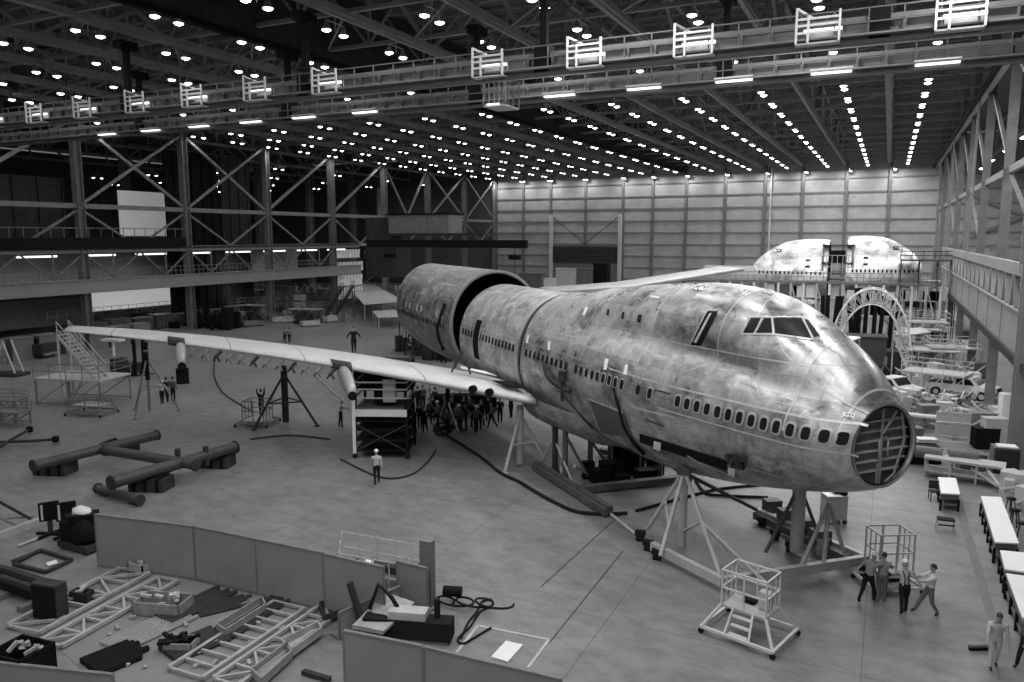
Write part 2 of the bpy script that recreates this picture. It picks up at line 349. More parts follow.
# ---------------------------------------------------------------- left gallery
def gallery_left():
    r = thing('gallery', 'long grey gallery with shallow girder and railing along the left columns', 'gallery', (XL, 20, 5.9))
    ya, yb = 20.0, 110.0
    t = MB(); t.slab(XL + 0.5, XL + 0.6, ya, yb, 6.1, 7.45); t.slab(XL + 0.2, XL + 0.9, ya, yb, 5.95, 6.1); t.slab(XL + 0.3, XL + 0.8, ya, yb, 7.45, 7.55)
    t.build('edge_girder', girder_m, r, True)
    MB().slab(XL - 14, XL + 0.5, ya, yb, 6.3, 6.6).build('deck', steel_dark, r, True)
    MB().slab(XL - 13.5, XL + 0.4, ya, yb, 10.95, 11.15).build('soffit', steel_dark, r, True)
    t = MB(); y = ya
    t.beam((XL + 0.5, ya, 8.65), (XL + 0.5, yb, 8.65), 0.06); t.beam((XL + 0.5, ya, 8.1), (XL + 0.5, yb, 8.1), 0.05)
    while y < yb: t.beam((XL + 0.5, y, 7.5), (XL + 0.5, y, 8.65), 0.05); y += 0.75
    t.build('railing', steel, r, True)
    t = MB(); t.beam((XL + 0.2, ya, 10.7), (XL + 0.2, yb, 10.7), 0.3, 0.3); y = 28.8
    while y < yb - 7:
        t.beam((XL + 0.2, y, 10.6), (XL + 0.2, y + 3.7, 7.6), 0.16); t.beam((XL + 0.2, y + 7.45, 10.6), (XL + 0.2, y + 3.7, 7.6), 0.16); t.beam((XL + 0.2, y + 3.7, 10.6), (XL + 0.2, y + 3.7, 7.6), 0.13); y += 7.45
    t.build('side_truss', steel, r, True)
    t = MB(); t.slab(XL - 13.9, XL - 13.6, ya, yb, 6.6, 10.9); t.build('rear_partition', mat('pale_partition', 0.42, 0.7, 0, 0.2, 0.4), r, True)
    y = 30
    while y < 108:
        MB().slab(XL - 2.2, XL - 1.8, y, y + 4.4, 10.1, 10.3).build('strip_lamp', tube_l, r, True); y += 7.45
    return r
struct(gallery_left())
# dark upper storage deck at the far left
r = thing('upper_deck', 'black cantilevered upper deck with railing at the far left above the gallery', 'deck', (XL, 20, 11.2))
MB().slab(XL - 8, XL + 0.9, 20, 72.5, 11.2, 12.3).build('deck_edge', black, r, True)
t = MB(); t.beam((XL + 0.8, 20, 13.4), (XL + 0.8, 72.5, 13.4), 0.08); y = 20
while y < 72.5: t.beam((XL + 0.8, y, 12.3), (XL + 0.8, y, 13.4), 0.06); y += 1.5
t.build('railing', steel, r, True); struct(r)
# ribbed dark partition behind the upper deck
t = MB(); t.slab(XL - 8.3, XL - 8, 20, 62, 12.3, 19.5)
for i in range(15): t.slab(XL - 8, XL - 7.75, 20 + 3 * i, 20.2 + 3 * i, 12.3, 19.5)
struct(t.solo('wall_upper_left', steel_dark, 'dark ribbed partition above the upper deck at far left', 'wall'))
# lit opening high on the left
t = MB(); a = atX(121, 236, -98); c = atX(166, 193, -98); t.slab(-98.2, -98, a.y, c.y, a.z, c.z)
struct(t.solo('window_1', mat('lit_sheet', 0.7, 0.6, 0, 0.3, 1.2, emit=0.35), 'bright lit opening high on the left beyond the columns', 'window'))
# tall black hangar door leaves beyond the left columns
for (pa, pb) in ((166, 180), (184, 218), (222, 250)):
    t = MB(); a = atX(pa, 200, -92); c = atX(pb, 200, -92); t.slab(-92.3, -92, a.y, c.y, 0.2, 24.5)
    k = a.y + 1.5
    while k < c.y: t.slab(-92, -91.85, k, k + 0.15, 0.2, 24.5); k += 1.8
    struct(t.solo('door_leaf', black if pa != 222 else steel_dark, 'tall dark hangar door leaf standing beyond the left columns', 'door', 'hangar door leaves on the left'))
# pale vertical strip
t = MB(); a = atX(377, 175, -112); t.slab(-112.2, -112, a.y, a.y + 2.4, 9, 24); struct(t.solo('pale_column', steel_pale, 'pale column inside the left bay behind the far bracing', 'column'))
# end-wall rollup door
r = thing('door_1', 'wide ribbed rolling door in the panelled end wall behind the middle fuselage', 'door', (-61, YB, 0))
a = atY(553, 246, YB - 0.6); c = atY(619, 246, YB - 0.6)
t = MB(); t.slab(a.x, c.x, YB - 0.75, YB - 0.56, 6.5, a.z)
for k in range(5): t.slab(a.x, c.x, YB - 0.9, YB - 0.75, 6.6 + k * (a.z - 6.6) / 5, 6.75 + k * (a.z - 6.6) / 5)
t.build('curtain', steel_dark, r, True)
t = MB(); t.slab(a.x, c.x, YB - 0.7, YB - 0.56, 0, 6.5); t.build('lower_leaf', crane_m, r, True)
for x in (a.x - 0.3, c.x + 0.3): MB().slab(x - 0.35, x + 0.35, YB - 1.4, YB - 0.6, 0, a.z + 7).build('guide_post', steel_pale, r, True)
t = MB(); m = (a.x + c.x) / 2; t.beam((a.x, YB - 0.9, a.z + 6.5), (m, YB - 0.9, a.z + 0.5), 0.14); t.beam((c.x, YB - 0.9, a.z + 6.5), (m, YB - 0.9, a.z + 0.5), 0.14); t.build('tie_cable', steel_dark, r, True)
struct(r)
# ================================================================ OVERHEAD CRANE
def crane_girder(Y, x0, x1, label):
    r = thing('crane_girder', label, 'crane', ((x0 + x1) / 2, Y, 20.5))
    t = MB(); t.slab(x0, x1, Y - 0.35, Y + 0.35, 20.5, 20.75); t.slab(x0, x1, Y - 0.28, Y + 0.28, 21.35, 21.55); t.slab(x0, x1, Y - 0.08, Y + 0.08, 20.75, 21.35)
    x = x0
    while x < x1: t.slab(x, x + 0.1, Y - 0.3, Y - 0.08, 20.75, 21.35); x += 1.3
    t.build('box_girder', crane_m, r, True)
    t = MB(); t.slab(x0, x1, Y - 0.75, Y - 0.35, 20.7, 20.78); t.build('walkway', steel, r, True)
    t = MB()
    for z in (21.2, 21.75): t.beam((x0, Y - 0.72, z), (x1, Y - 0.72, z), 0.05)
    x = x0
    while x < x1: t.beam((x, Y - 0.72, 20.75), (x, Y - 0.72, 21.75), 0.05); x += 1.3
    t.build('handrail', crane_m, r, True)
    for x in [-0.9 - 15.2 * k + (7.6 if Y > 40 else 0) for k in range(int((XR - x0) / 15.2))]:
        h = MB(); h.slab(x - 0.17, x + 0.17, Y - 0.17, Y + 0.17, 21.5, 24.8); h.slab(x - 0.35, x + 0.35, Y - 0.7, Y + 0.7, 24.8, 25.3); h.slab(x - 0.4, x + 0.4, Y - 0.4, Y + 0.4, 20.6, 21.9)
        h.build('end_truck', black, r, True)
    return r
crane_girder(36.8, -78, 6.4, 'long overhead crane girder with walkway and handrail, nearer of the two across the hall')
crane_girder(43.8, -80, 6.4, 'second overhead crane girder just behind and below the first, carrying bright strip lamps')
t = MB(); xx = XR
for k in range(11): x = -0.9 - 7.6 * k; t = MB(); t.beam((x, 33, 25.9), (x, 160, 25.9), 0.28, 0.2); struct(t.solo('runway_beam', truss_m, 'crane runway beam hung below a roof truss along the hall', 'beam', 'crane runway beams'))
# railed work cages on the near girder
cg = thing('work_cage', 'bright railed work cage on the near crane girder', 'cage', (1.1, 36.4, 20.55), 0, 'work cages on the crane girder')
t = MB(); t.slab(0, 1.75, -0.5, 0.3, -0.05, 0.02); t.build('floor_plate', steel_pale, cg)
for x, h in ((0.03, 1.45), (0.5, 1.05), (1.72, 1.25)):
    MB().beam((x, -0.5, 0), (x, -0.5, h), 0.09).build('post', white, cg)
t = MB()
for z in (0.42, 0.72, 0.98): t.beam((0, -0.5, z), (1.75, -0.5, z), 0.07, 0.09)
t.beam((0.03, -0.5, 1.42), (0.62, 0.15, 1.12), 0.1, 0.1); t.build('rail', white, cg)
MB().slab(0.35, 1.7, 0.2, 0.28, 0.25, 0.98).build('back_board', steel_pale, cg)
MB().slab(0.3, 1.8, -0.2, -0.1, 0.5, 0.62).build('strip_lamp', tube_l, cg)
ct = proto_tree(cg)
for k in range(1, 15):
    if k in (5,): continue
    dup(cg, ct, (1.1 - 5.21 * k, 36.4, 20.55))
# strip lamps on the second girder
sl = MB(); sl.slab(0, 1.9, -0.12, 0.12, 0, 0.14); sl.m = 1; sl.slab(-0.05, 1.95, -0.2, 0.2, 0.14, 0.24)
me = sl.mesh('strip_lamp', [tube_l, shade_m])
for i, x in enumerate((0.6, -4.1, -8.9, -13.8, -18.9, -32.9, -38.1, -43.0, -48.2, -53.4, -58.5)):
    o = bpy.data.objects.new('strip_lamp', me); C.objects.link(o); o.location = (x, 43.25, 20.62)
    tag(o, 'bright strip lamp fixed along the lower edge of the rear crane girder', 'lamp', 'strip lamps on the rear crane girder')
# crane trolley cage below the near girder (dense lit lattice at its bottom corner)
r = thing('crane_cab', 'small open lattice cab hanging below the crane girder near the smoke curtain', 'cab', (-19.3, 36.3, 19.1)); r.scale = (0.58, 1, 0.6)
t = MB()
for x in (0, 0.55, 1.1, 1.6, 2.2): 
    for y in (0, 1.6): t.beam((x, y, 0.2), (x, y, 2.3), 0.07)
for z in (0.2, 1.2, 2.3): t.beam((0, 0, z), (2.2, 0, z), 0.06); t.beam((0, 1.6, z), (2.2, 1.6, z), 0.06)
t.build('lattice', steel, r); MB().slab(0, 2.2, 0, 1.6, 0, 0.12).build('cab_floor', steel_pale, r); MB().slab(0.4, 1.6, -0.1, 0, 0.12, 0.22).build('strip_lamp', tube_l, r)
# low black spreader beam hanging over the aft fuselage
a = atY(368, 243, 88); b_ = atY(527, 243, 88)
sp = thing('spreader_beam', 'black crane spreader beam hanging on cables above the aft fuselage', 'crane', ((a.x + b_.x) / 2, 88, a.z))
L_ = (b_.x - a.x)
MB().slab(-L_ / 2, L_ / 2, -0.35, 0.35, -0.55, 0.45).build('beam', black, sp)
for q in (-0.42, -0.1, 0.3): MB().tube((L_ * q, 0, 0.4), (L_ * q, 0, ZT - a.z), 0.05, 5).build('cable', steel_dark, sp)
for q in (-0.35, 0.43):
    MB().box((L_ * q, 0, -1.7), (1.6, 0.5, 0.6)).build('hook_block', black, sp)
for q in (-0.38, -0.32, 0.43): MB().tube((L_ * q, 0, -0.5), (L_ * q, 0, -4.5), 0.04, 5).build('sling', black, sp)
# upper platform with lit top over the aft fuselage
r = thing('hoist_platform', 'dark hoist platform with pale top hanging above the aft fuselage', 'platform', ((a.x) + 4, 92, a.z + 1.0))
MB().slab(-3.6, 12, 0, 4, 0, 0.35).build('deck', steel_dark, r); MB().slab(-3.4, 6.5, 0.2, 3.8, 0.35, 2.9).build('machine_house', steel, r); MB().slab(-3.8, 6.8, 0, 4, 2.9, 3.1).build('roof', black, r)
MB().slab(-8, -3.5, 1, 6, -6, 2.6).build('side_panel', steel_dark, r)

# ================================================================ HIGH-BAY LAMPS (pairs hung on a bracket)
def lamp_parts(parent):
    MB().tube((0, 0, 0.05), (0, 0, 1.5), 0.04, 5).beam((0, -0.9, 0.55), (0, 0.9, 0.55), 0.07, 0.07).build('bracket', steel_pale, parent)
    for x in (-0.85, 0.85):
        s = MB(); s.lathe([(0.07, 0.5), (0.12, 0.42), (0.2, 0.2), (0.33, 0.0), (0.33, -0.04)], (0, x, 0), 12)
        sh = s.build('shade', shade_m, parent)
        l = MB(); l.lathe([(0.29, -0.03), (0.26, -0.1), (0.1, -0.17)], (0, x, 0), 12); l.build('lens', lens, sh)
lp = thing('high_bay_lamp', 'pair of bright bell shaped lamps hung on a bracket from the roof', 'lamp', (2.1, 41.0, 25.3), 0, 'high bay lamps over the main hall')
lamp_parts(lp); lt = proto_tree(lp)
f = MB(); f.m = 0
for x in (-0.85, 0.85): f.lathe([(0.1, 0.45), (0.34, 0.0), (0.34, -0.04)], (0, x, 0), 8)
f.beam((0, -0.9, 0.55), (0, 0.9, 0.55), 0.07, 0.07); f.tube((0, 0, 0.5), (0, 0, 1.5), 0.04, 4); f.m = 1
for x in (-0.85, 0.85): f.lathe([(0.3, -0.03), (0.1, -0.17)], (0, x, 0), 8)
farme = f.mesh('high_bay_lamp', [shade_m, lens])
lamp_pos = []
rows = [2.1, -4.35, -11.15, -18.3, -25.2, -32.4, -39.5, -46.6, -54.0, -61.1, -68.2, -75.3, -81.9]
for i, x in enumerate(rows):
    for j in range(-1, 19):
        y = 34.2 + 6.77 * j
        if y > 161: continue
        lamp_pos.append((x, y))
first = True; n_l = 0
for (x, y) in lamp_pos:
    p = (x, y, 25.3)
    if first: lp.location = p; first = False; continue
    if y < 84: o = dup(lp, lt, p)
    else:
        o = bpy.data.objects.new('high_bay_lamp', farme); C.objects.link(o); o.location = p
        tag(o, 'pair of bright bell shaped lamps hung on a bracket from the roof', 'lamp', 'high bay lamps over the main hall')
for k in range(2):
    for j in range(7):
        o = bpy.data.objects.new('high_bay_lamp', farme); C.objects.link(o); o.location = (XR + 5.5 + 7.45 * k, 60 + 14.9 * j, 23.5)
        tag(o, 'pair of bright lamps hung over the right side bay beyond the gallery', 'lamp', 'high bay lamps over the right side bay')
for k in range(5):
    for j in range(4):
        o = bpy.data.objects.new('high_bay_lamp', farme); C.objects.link(o); o.location = (XL - 8 - 15 * k, 100 + 15 * j, 23.5)
        tag(o, 'pair of dim lamps hung over the left side bay beyond the columns', 'lamp', 'high bay lamps over the left side bay')
# lights: one soft downward light per second pair of lamps, more added over near rows that have no lamps, plus wall-grazing ones where lamps hang close to the end wall
def light(x, y, z, e, size=0.9, kind='AREA', spread=PI):
    ld = bpy.data.lights.new('lamp_light', 'AREA'); ld.shape = 'DISK'; ld.size = size; ld.energy = e; ld.spread = spread
    o = bpy.data.objects.new('lamp_light', ld); C.objects.link(o); o.location = (x, y, z); return o
E_L = 1080
for i, x in enumerate(rows):
    for j in range(-9, 19):
        y = 34.2 + 6.77 * j
        if y > 161 or (i + j) % 2: continue
        e = E_L * (0.25 if x < -38 else (0.38 if x < -24 else (0.85 if x < -15 else 1.25))) * (0.75 if y < 20 else 1.0)
        light(x, y, 25.0, e)
for x in wall_cols: light(x + 0.5, YB - 2.6, 25.0, 700, 0.6)
for j in range(4): light(XR + 9, 60 + 28 * j, 23.2, 3500, 1.0)
for j in range(3): light(XL - 20, 100 + 25 * j, 22, 500, 1.0)
for j in range(5): light(XL - 6, 45 + 14 * j, 10.4, 260, 1.0)
for j in range(4): light(XL - 6, 45 + 14 * j, 5.6, 160, 1.0)
for j in range(5): light(XR + 6, 48 + 16 * j, 5.6, 500, 1.0)
# small bright fittings where lamps hang at the end wall
for i, x in enumerate(wall_cols[1:]):
    o = bpy.data.objects.new('wall_lamp', farme); C.objects.link(o); o.location = (x + 0.6, YB - 2.2, 24.7)
    tag(o, 'pair of bright lamps hanging against the top of the end wall', 'lamp', 'lamps along the top of the end wall')
# ================================================================ THE AIRCRAFT
HD = math.radians(139.3); AX = V((math.cos(HD), math.sin(HD), 0)); AN = V((-AX.y, AX.x, 0))
NP = V((0.84, 25.59, 0)) + AX * 0.4           # nose bulkhead centre, on the floor; local x runs aft, local y to starboard
WT = [(0.4, 1.4), (0.62, 1.62), (0.95, 1.88), (1.5, 2.16), (2.0, 2.33), (3.0, 2.5), (4.1, 2.68), (5.1, 2.8), (6, 2.93), (7, 3.06), (8.7, 3.2), (10, 3.25), (60, 3.25)]
TT = [(0.4, 7.3), (0.7, 7.65), (1.1, 8.15), (1.9, 8.8), (2.5, 9.15), (3.3, 9.6), (4.25, 10.08), (5.2, 10.37), (6.3, 10.55), (7.6, 10.64), (8.6, 10.65), (9.9, 10.58), (11.4, 10.46), (13.6, 10.26), (16.5, 9.95), (18.1, 9.72), (20, 9.48), (21.6, 9.36), (60, 9.34)]
BT = [(0.4, 4.7), (0.8, 4.42), (2, 4.02), (2.9, 3.78), (3.8, 3.57), (5.3, 3.22), (6.9, 2.93), (9.5, 2.58), (12, 2.42), (60, 2.4)]
ZC = [(0, 6.0), (4, 5.85), (8, 5.73), (12, 5.75), (60, 5.75)]
BM = [(0.4, 1.3), (1, 1.65), (2, 2.1), (5, 2.85), (8, 3.2), (12, 3.4), (21, 3.58), (60, 3.58)]
RU = [(0, 1.0), (1, 1.35), (2, 1.6), (4, 1.85), (7, 2.1), (14, 2.2), (18, 2.6), (21, 3.1), (60, 3.2)]
def section(s, phi, off=0.0):
    "point of the fuselage skin at station s, phi 0 at the crown, 90 deg starboard"
    w = smooth_interp(WT, s); zc = smooth_interp(ZC, s); st, ct = math.sin(phi), math.cos(phi)
    if ct < 0:
        b = zc - smooth_interp(BT, s); r = 1 / math.sqrt((st / w) ** 2 + (ct / b) ** 2)
    else:
        bm = min(smooth_interp(BM, s), smooth_interp(TT, s) - zc); r = 1 / math.sqrt((st / w) ** 2 + (ct / bm) ** 2)
        top = smooth_interp(TT, s); ru = smooth_interp(RU, s); c = top - ru - zc; disc = ru * ru - (c * st) ** 2
        if c > 0 and disc > 0:
            r2 = c * ct + math.sqrt(disc); k = 0.3; h = max(k - abs(r - r2), 0) / k
            r = max(r, r2) + h * h * k / 4 * min(1, c)
    r += off
    return V((s, r * st, zc + r * ct))
def skin_mesh(s0, s1, off=0.0, ds=None, n=96, tf=None):
    m = MB(); rings = []; s = max(s0, 0.4)
    while s < s1 - 1e-4:
        rings.append([section(s, 2 * PI * k / n, off) for k in range(n)]); s += (0.15 if s < 6 else 0.4) if ds is None else ds
    rings.append([section(s1, 2 * PI * k / n, off) for k in range(n)])
    if tf: rings = [[tf(p) for p in r] for r in rings]
    m.loft(rings); return m
# bare aluminium: panel patchwork, oxide mottling, scuffs, and highlights put into the colour
def metal(name, v0, v1, rough=0.38, met=0.75, pan=1.0):
    m = bpy.data.materials.new(name); m.use_nodes = True; nt = m.node_tree; N = nt.nodes; L = nt.links; b = N['Principled BSDF']
    tc = N.new('ShaderNodeTexCoord')
    mp = N.new('ShaderNodeMapping'); mp.inputs['Rotation'].default_value = (math.radians(90), 0, 0)
    br = N.new('ShaderNodeTexBrick'); br.inputs['Scale'].default_value = 1.0; br.inputs['Brick Width'].default_value = 2.54 * pan; br.inputs['Row Height'].default_value = 1.05 * pan; br.offset = 0.37
    br.inputs['Mortar Size'].default_value = 0.012; br.inputs['Mortar Smooth'].default_value = 0.3; br.inputs['Bias'].default_value = 0.0
    br.inputs['Color1'].default_value = (v0, v0, v0, 1); br.inputs['Color2'].default_value = (v1, v1, v1, 1); lv = (v0 + v1) * 0.35; br.inputs['Mortar'].default_value = (lv, lv, lv, 1)
    L.new(tc.outputs['Object'], mp.inputs['Vector']); L.new(mp.outputs[0], br.inputs['Vector'])
    n1 = N.new('ShaderNodeTexNoise'); n1.inputs['Scale'].default_value = 0.8; n1.inputs['Detail'].default_value = 9; n1.inputs['Roughness'].default_value = 0.62; n1.inputs['Distortion'].default_value = 0.5
    n2 = N.new('ShaderNodeTexNoise'); n2.inputs['Scale'].default_value = 5.0; n2.inputs['Detail'].default_value = 6; n2.inputs['Roughness'].default_value = 0.7
    mp2 = N.new('ShaderNodeMapping'); mp2.inputs['Scale'].default_value = (1, 0.35, 0.35)
    L.new(tc.outputs['Object'], n1.inputs['Vector']); L.new(tc.outputs['Object'], mp2.inputs['Vector']); L.new(mp2.outputs[0], n2.inputs['Vector'])
    r1 = N.new('ShaderNodeValToRGB'); r1.color_ramp.elements[0].position = 0.33; r1.color_ramp.elements[1].position = 0.68
    r1.color_ramp.elements[0].color = (0.5, 0.5, 0.5, 1); r1.color_ramp.elements[1].color = (1.6, 1.6, 1.6, 1)
    r2 = N.new('ShaderNodeValToRGB'); r2.color_ramp.elements[0].position = 0.35; r2.color_ramp.elements[1].position = 0.7
    r2.color_ramp.elements[0].color = (0.85, 0.85, 0.85, 1); r2.color_ramp.elements[1].color = (1.15, 1.15, 1.15, 1)
    a = N.new('ShaderNodeMixRGB'); a.blend_type = 'MULTIPLY'; a.inputs[0].default_value = 1; c = N.new('ShaderNodeMixRGB'); c.blend_type = 'MULTIPLY'; c.inputs[0].default_value = 1
    L.new(n1.outputs['Fac'], r1.inputs[0]); L.new(n2.outputs['Fac'], r2.inputs[0]); L.new(br.outputs['Color'], a.inputs[1]); L.new(r1.outputs[0], a.inputs[2]); L.new(a.outputs[0], c.inputs[1]); L.new(r2.outputs[0], c.inputs[2])
    n4 = N.new('ShaderNodeTexNoise'); n4.inputs['Scale'].default_value = 1.6; n4.inputs['Detail'].default_value = 8; n4.inputs['Roughness'].default_value = 0.75; n4.inputs['Distortion'].default_value = 0.4
    mp3 = N.new('ShaderNodeMapping'); mp3.inputs['Scale'].default_value = (0.5, 1.1, 1.1); L.new(tc.outputs['Object'], mp3.inputs['Vector']); L.new(mp3.outputs[0], n4.inputs['Vector'])
    r4 = N.new('ShaderNodeValToRGB'); r4.color_ramp.elements[0].position = 0.5; r4.color_ramp.elements[1].position = 0.75; r4.color_ramp.elements[0].color = (0, 0, 0, 1); r4.color_ramp.elements[1].color = (0.7, 0.7, 0.7, 1)
    L.new(n4.outputs['Fac'], r4.inputs[0]); e = N.new('ShaderNodeMixRGB'); e.inputs[2].default_value = (0.95, 0.95, 0.95, 1); L.new(r4.outputs[0], e.inputs[0]); L.new(c.outputs[0], e.inputs[1]); c = e
    L.new(c.outputs[0], b.inputs['Base Color']); b.inputs['Metallic'].default_value = met
    rr = N.new('ShaderNodeMapRange'); rr.inputs[1].default_value = 0.35; rr.inputs[2].default_value = 0.65; rr.inputs[3].default_value = rough - 0.12; rr.inputs[4].default_value = rough + 0.14
    L.new(n1.outputs['Fac'], rr.inputs[0]); L.new(rr.outputs[0], b.inputs['Roughness'])
    bp = N.new('ShaderNodeBump'); bp.inputs['Strength'].default_value = 0.25; bp.inputs['Distance'].default_value = 0.06
    n3 = N.new('ShaderNodeTexNoise'); n3.inputs['Scale'].default_value = 1.1; n3.inputs['Detail'].default_value = 3; L.new(tc.outputs['Object'], n3.inputs['Vector'])
    L.new(n3.outputs['Fac'], bp.inputs['Height']); L.new(bp.outputs[0], b.inputs['Normal'])
    return m
skin = metal('fuselage_skin', 0.26, 0.44, 0.34, 0.64)
skin_mid = metal('mid_fuselage_skin', 0.36, 0.42, 0.5, 0.45)
inner = mat('fuselage_inner', 0.03, 0.8)
rimm = mat('rim_metal', 0.55, 0.4, 0.6)
seam = mat('seam_strip', 0.55, 0.4, 0.35, 0.2, 3)
decal = mat('paper_and_lit_panes', 0.9, 0.6)
winframe = mat('window_frame', 0.42, 0.4, 0.4)
ap = thing('forward_fuselage', 'bare aluminium nose and forward fuselage of the airliner on jacks, open round nose end', 'aircraft section', NP, HD)
LOC = Matrix.Translation(NP) @ Matrix.Rotation(HD, 4, 'Z'); INV = LOC.inverted()
SF = 21.0
sk = skin_mesh(0, SF).build('skin', skin, ap)
skin_mesh(0, SF, -0.09, 0.6, 48).build('inner_lining', inner, ap)
def ring_strip(s, w, phi0, phi1, off=0.015, n=40, m=None, name='splice_strap', par=ap):
    t = MB(); a = [section(s - w / 2, lerp(phi0, phi1, k / n), off) for k in range(n + 1)]; b = [section(s + w / 2, lerp(phi0, phi1, k / n), off) for k in range(n + 1)]
    t.loft([a, b], closed=False); return t.build(name, m or seam, par)
def end_ring(s, w, name, par, tf=None, th=0.14):
    t = MB(); n = 72; a = [section(s, 2 * PI * k / n, 0.012) for k in range(n)]; b = [section(s, 2 * PI * k / n, -th) for k in range(n)]; c = [section(s + w, 2 * PI * k / n, 0.012) for k in range(n)]; d = [section(s + w, 2 * PI * k / n, -th) for k in range(n)]
    R = [a, c, d, b, a]
    if tf: R = [[tf(p) for p in r] for r in R]
    t.loft(R); return t.build(name, rimm, par)
end_ring(SF - 0.05, 0.08, 'rear_rim', ap)
# ---- nose bulkhead: recessed, ribbed
bh = thing('nose_bulkhead', 'x', 'x'); del bh['label']; del bh['category']; bh.parent = ap
bh.location = (0.4, 0, 0); R0 = 1.3; zc0 = 6.0
def disc(t, x, r, z=zc0, n=40): 
    t.add([(x, r * math.sin(2 * PI * k / n), z + r * math.cos(2 * PI * k / n)) for k in range(n)], [tuple(range(n))])
t = MB(); disc(t, 0.36, 1.42); bw = t.build('web', mat('bulkhead_web', 0.2, 0.5, 0.2, 0.3, 2), bh)
t = MB(); n = 48
rg = [[(x, r * math.sin(2 * PI * k / n), zc0 + r * math.cos(2 * PI * k / n)) for k in range(n)] for x, r in ((-0.01, 1.36), (-0.04, 1.3), (0.12, 1.26), (0.12, 1.3))]
t.loft(rg); t.build('rim', mat('rim_pale', 0.4, 0.4, 0.5), bh)
for z in (-0.85, -0.52, -0.2, 0.12, 0.44, 0.76):
    hw = math.sqrt(1.3 ** 2 - z * z); MB().slab(0.2, 0.36, -hw, hw, zc0 + z - 0.022, zc0 + z + 0.022).build('stiffener', steel_pale, bh)
for (y0, z0, y1, z1) in ((0.0, -1.2, 0.0, 1.2), (-0.75, 0.95, -0.95, 0.1), (-0.95, 0.1, -0.6, -0.95), (-0.6, -0.95, -0.25, -1.15), (-0.05, 0.35, -0.6, 1.05), (0.12, -1.15, 0.12, -0.55)):
    MB().beam((0.12, y0 * 1.06, zc0 + z0 * 1.06), (0.12, y1 * 1.06, zc0 + z1 * 1.06), 0.055, 0.05).build('brace', rimm, bh)
t = MB(); t.path([(0.15, 0.05, zc0 - 0.4), (0.15, 0.05, zc0 + 0.1), (0.15, -0.05, zc0 + 0.22), (0.15, -0.25, zc0 + 0.22), (0.15, -0.33, zc0 + 0.1), (0.15, -0.33, zc0 - 0.4)], 0.03); t.build('bracket_loop', steel_pale, bh)
# ---- passenger windows along starboard
def phi_at(s, z):
    lo, hi = 0.02, PI - 0.02
    for _ in range(26):
        m_ = (lo + hi) / 2
        if section(s, m_).z > z: lo = m_
        else: hi = m_
    return lo
def frame_at(s, z):
    ph = phi_at(s, z); p = section(s, ph); ds = (section(s + 0.1, phi_at(s + 0.1, z)) - section(max(0, s - 0.1), phi_at(max(0, s - 0.1), z))).normalized()
    dz = (section(s, ph - 0.03) - section(s, ph + 0.03)).normalized(); nrm = ds.cross(dz); 
    if nrm.y < 0: nrm = -nrm
    return p, ds, dz, nrm
def surf(s, z, off):
    p, ds, dz, nn = frame_at(s, z); return p + nn * off
def oval(t, s, z, w, h, off, n=16):
    pts = []
    for k in range(n):
        a = 2 * PI * k / n; ca, sa = math.cos(a), math.sin(a); pw = 0.62
        pts.append(surf(s + w / 2 * math.copysign(abs(ca) ** pw, ca), z + h / 2 * math.copysign(abs(sa) ** pw, sa), off))
    t.add(pts, [tuple(range(n))]); return pts
def passenger_window(s, framed=True, par=ap, zz=6.35):
    t = MB(); n = 16; outer = oval(MB(), s, zz, 0.42, 0.56, 0.02); inn = oval(MB(), s, zz, 0.27, 0.4, 0.03)
    if framed:
        t.loft([outer, inn]); fr = t.build('window', winframe, par)
        g_ = MB(); oval(g_, s, zz, 0.29, 0.42, 0.024); g_.build('pane', glassd, fr)
    else:
        g_ = MB(); oval(g_, s, zz, 0.25, 0.4, 0.02, 10); g_.build('window', glassd, par)
ws = [0.62] + [0.55 + 0.502 * k for k in range(1, 14)]
for s in ws: passenger_window(s)
passenger_window(8.75)
k = 0; s = 9.9
passenger_window(9.55, False); 
s = 10.75
while s < SF - 0.4:
    if not (15.2 < s < 15.6): passenger_window(s, s < 13)
    s += 0.508
# belts above and below the window line
def belt(z, s0, s1, w, off=0.016, name='belt_strap', m=None, zf=None):
    t = MB(); n = int((s1 - s0) / 0.3); a = []; b = []
    for k in range(n + 1):
        s_ = lerp(s0, s1, k / n); zz = zf(s_) if zf else z; a.append(surf(s_, zz - w / 2, off)); b.append(surf(s_, zz + w / 2, off))
    t.loft([a, b], closed=False); return t.build(name, m or seam, ap)
belt(6.82, 0.1, 12.0, 0.07); belt(5.9, 0.1, 8.2, 0.06); belt(4.55, 1.2, 12, 0.05)
belt(8.35, 2.2, 9.9, 0.06); belt(7.7, 15.2, 20, 0.05)
belt(6.85, 12, 21, 0.03); 
for s in (2.3,): ring_strip(s, 0.07, 0.1, 1.42)
ring_strip(0.75, 0.05, -0.6, 1.45)
ring_strip(10.15, 0.12, -0.3, 1.15); ring_strip(14.6, 0.07, -0.3, 1.2); ring_strip(18.3, 0.04, -0.3, 1.2); ring_strip(6.1, 0.05, -0.4, 0.75); ring_strip(7.7, 0.03, 1.5, 2.2)
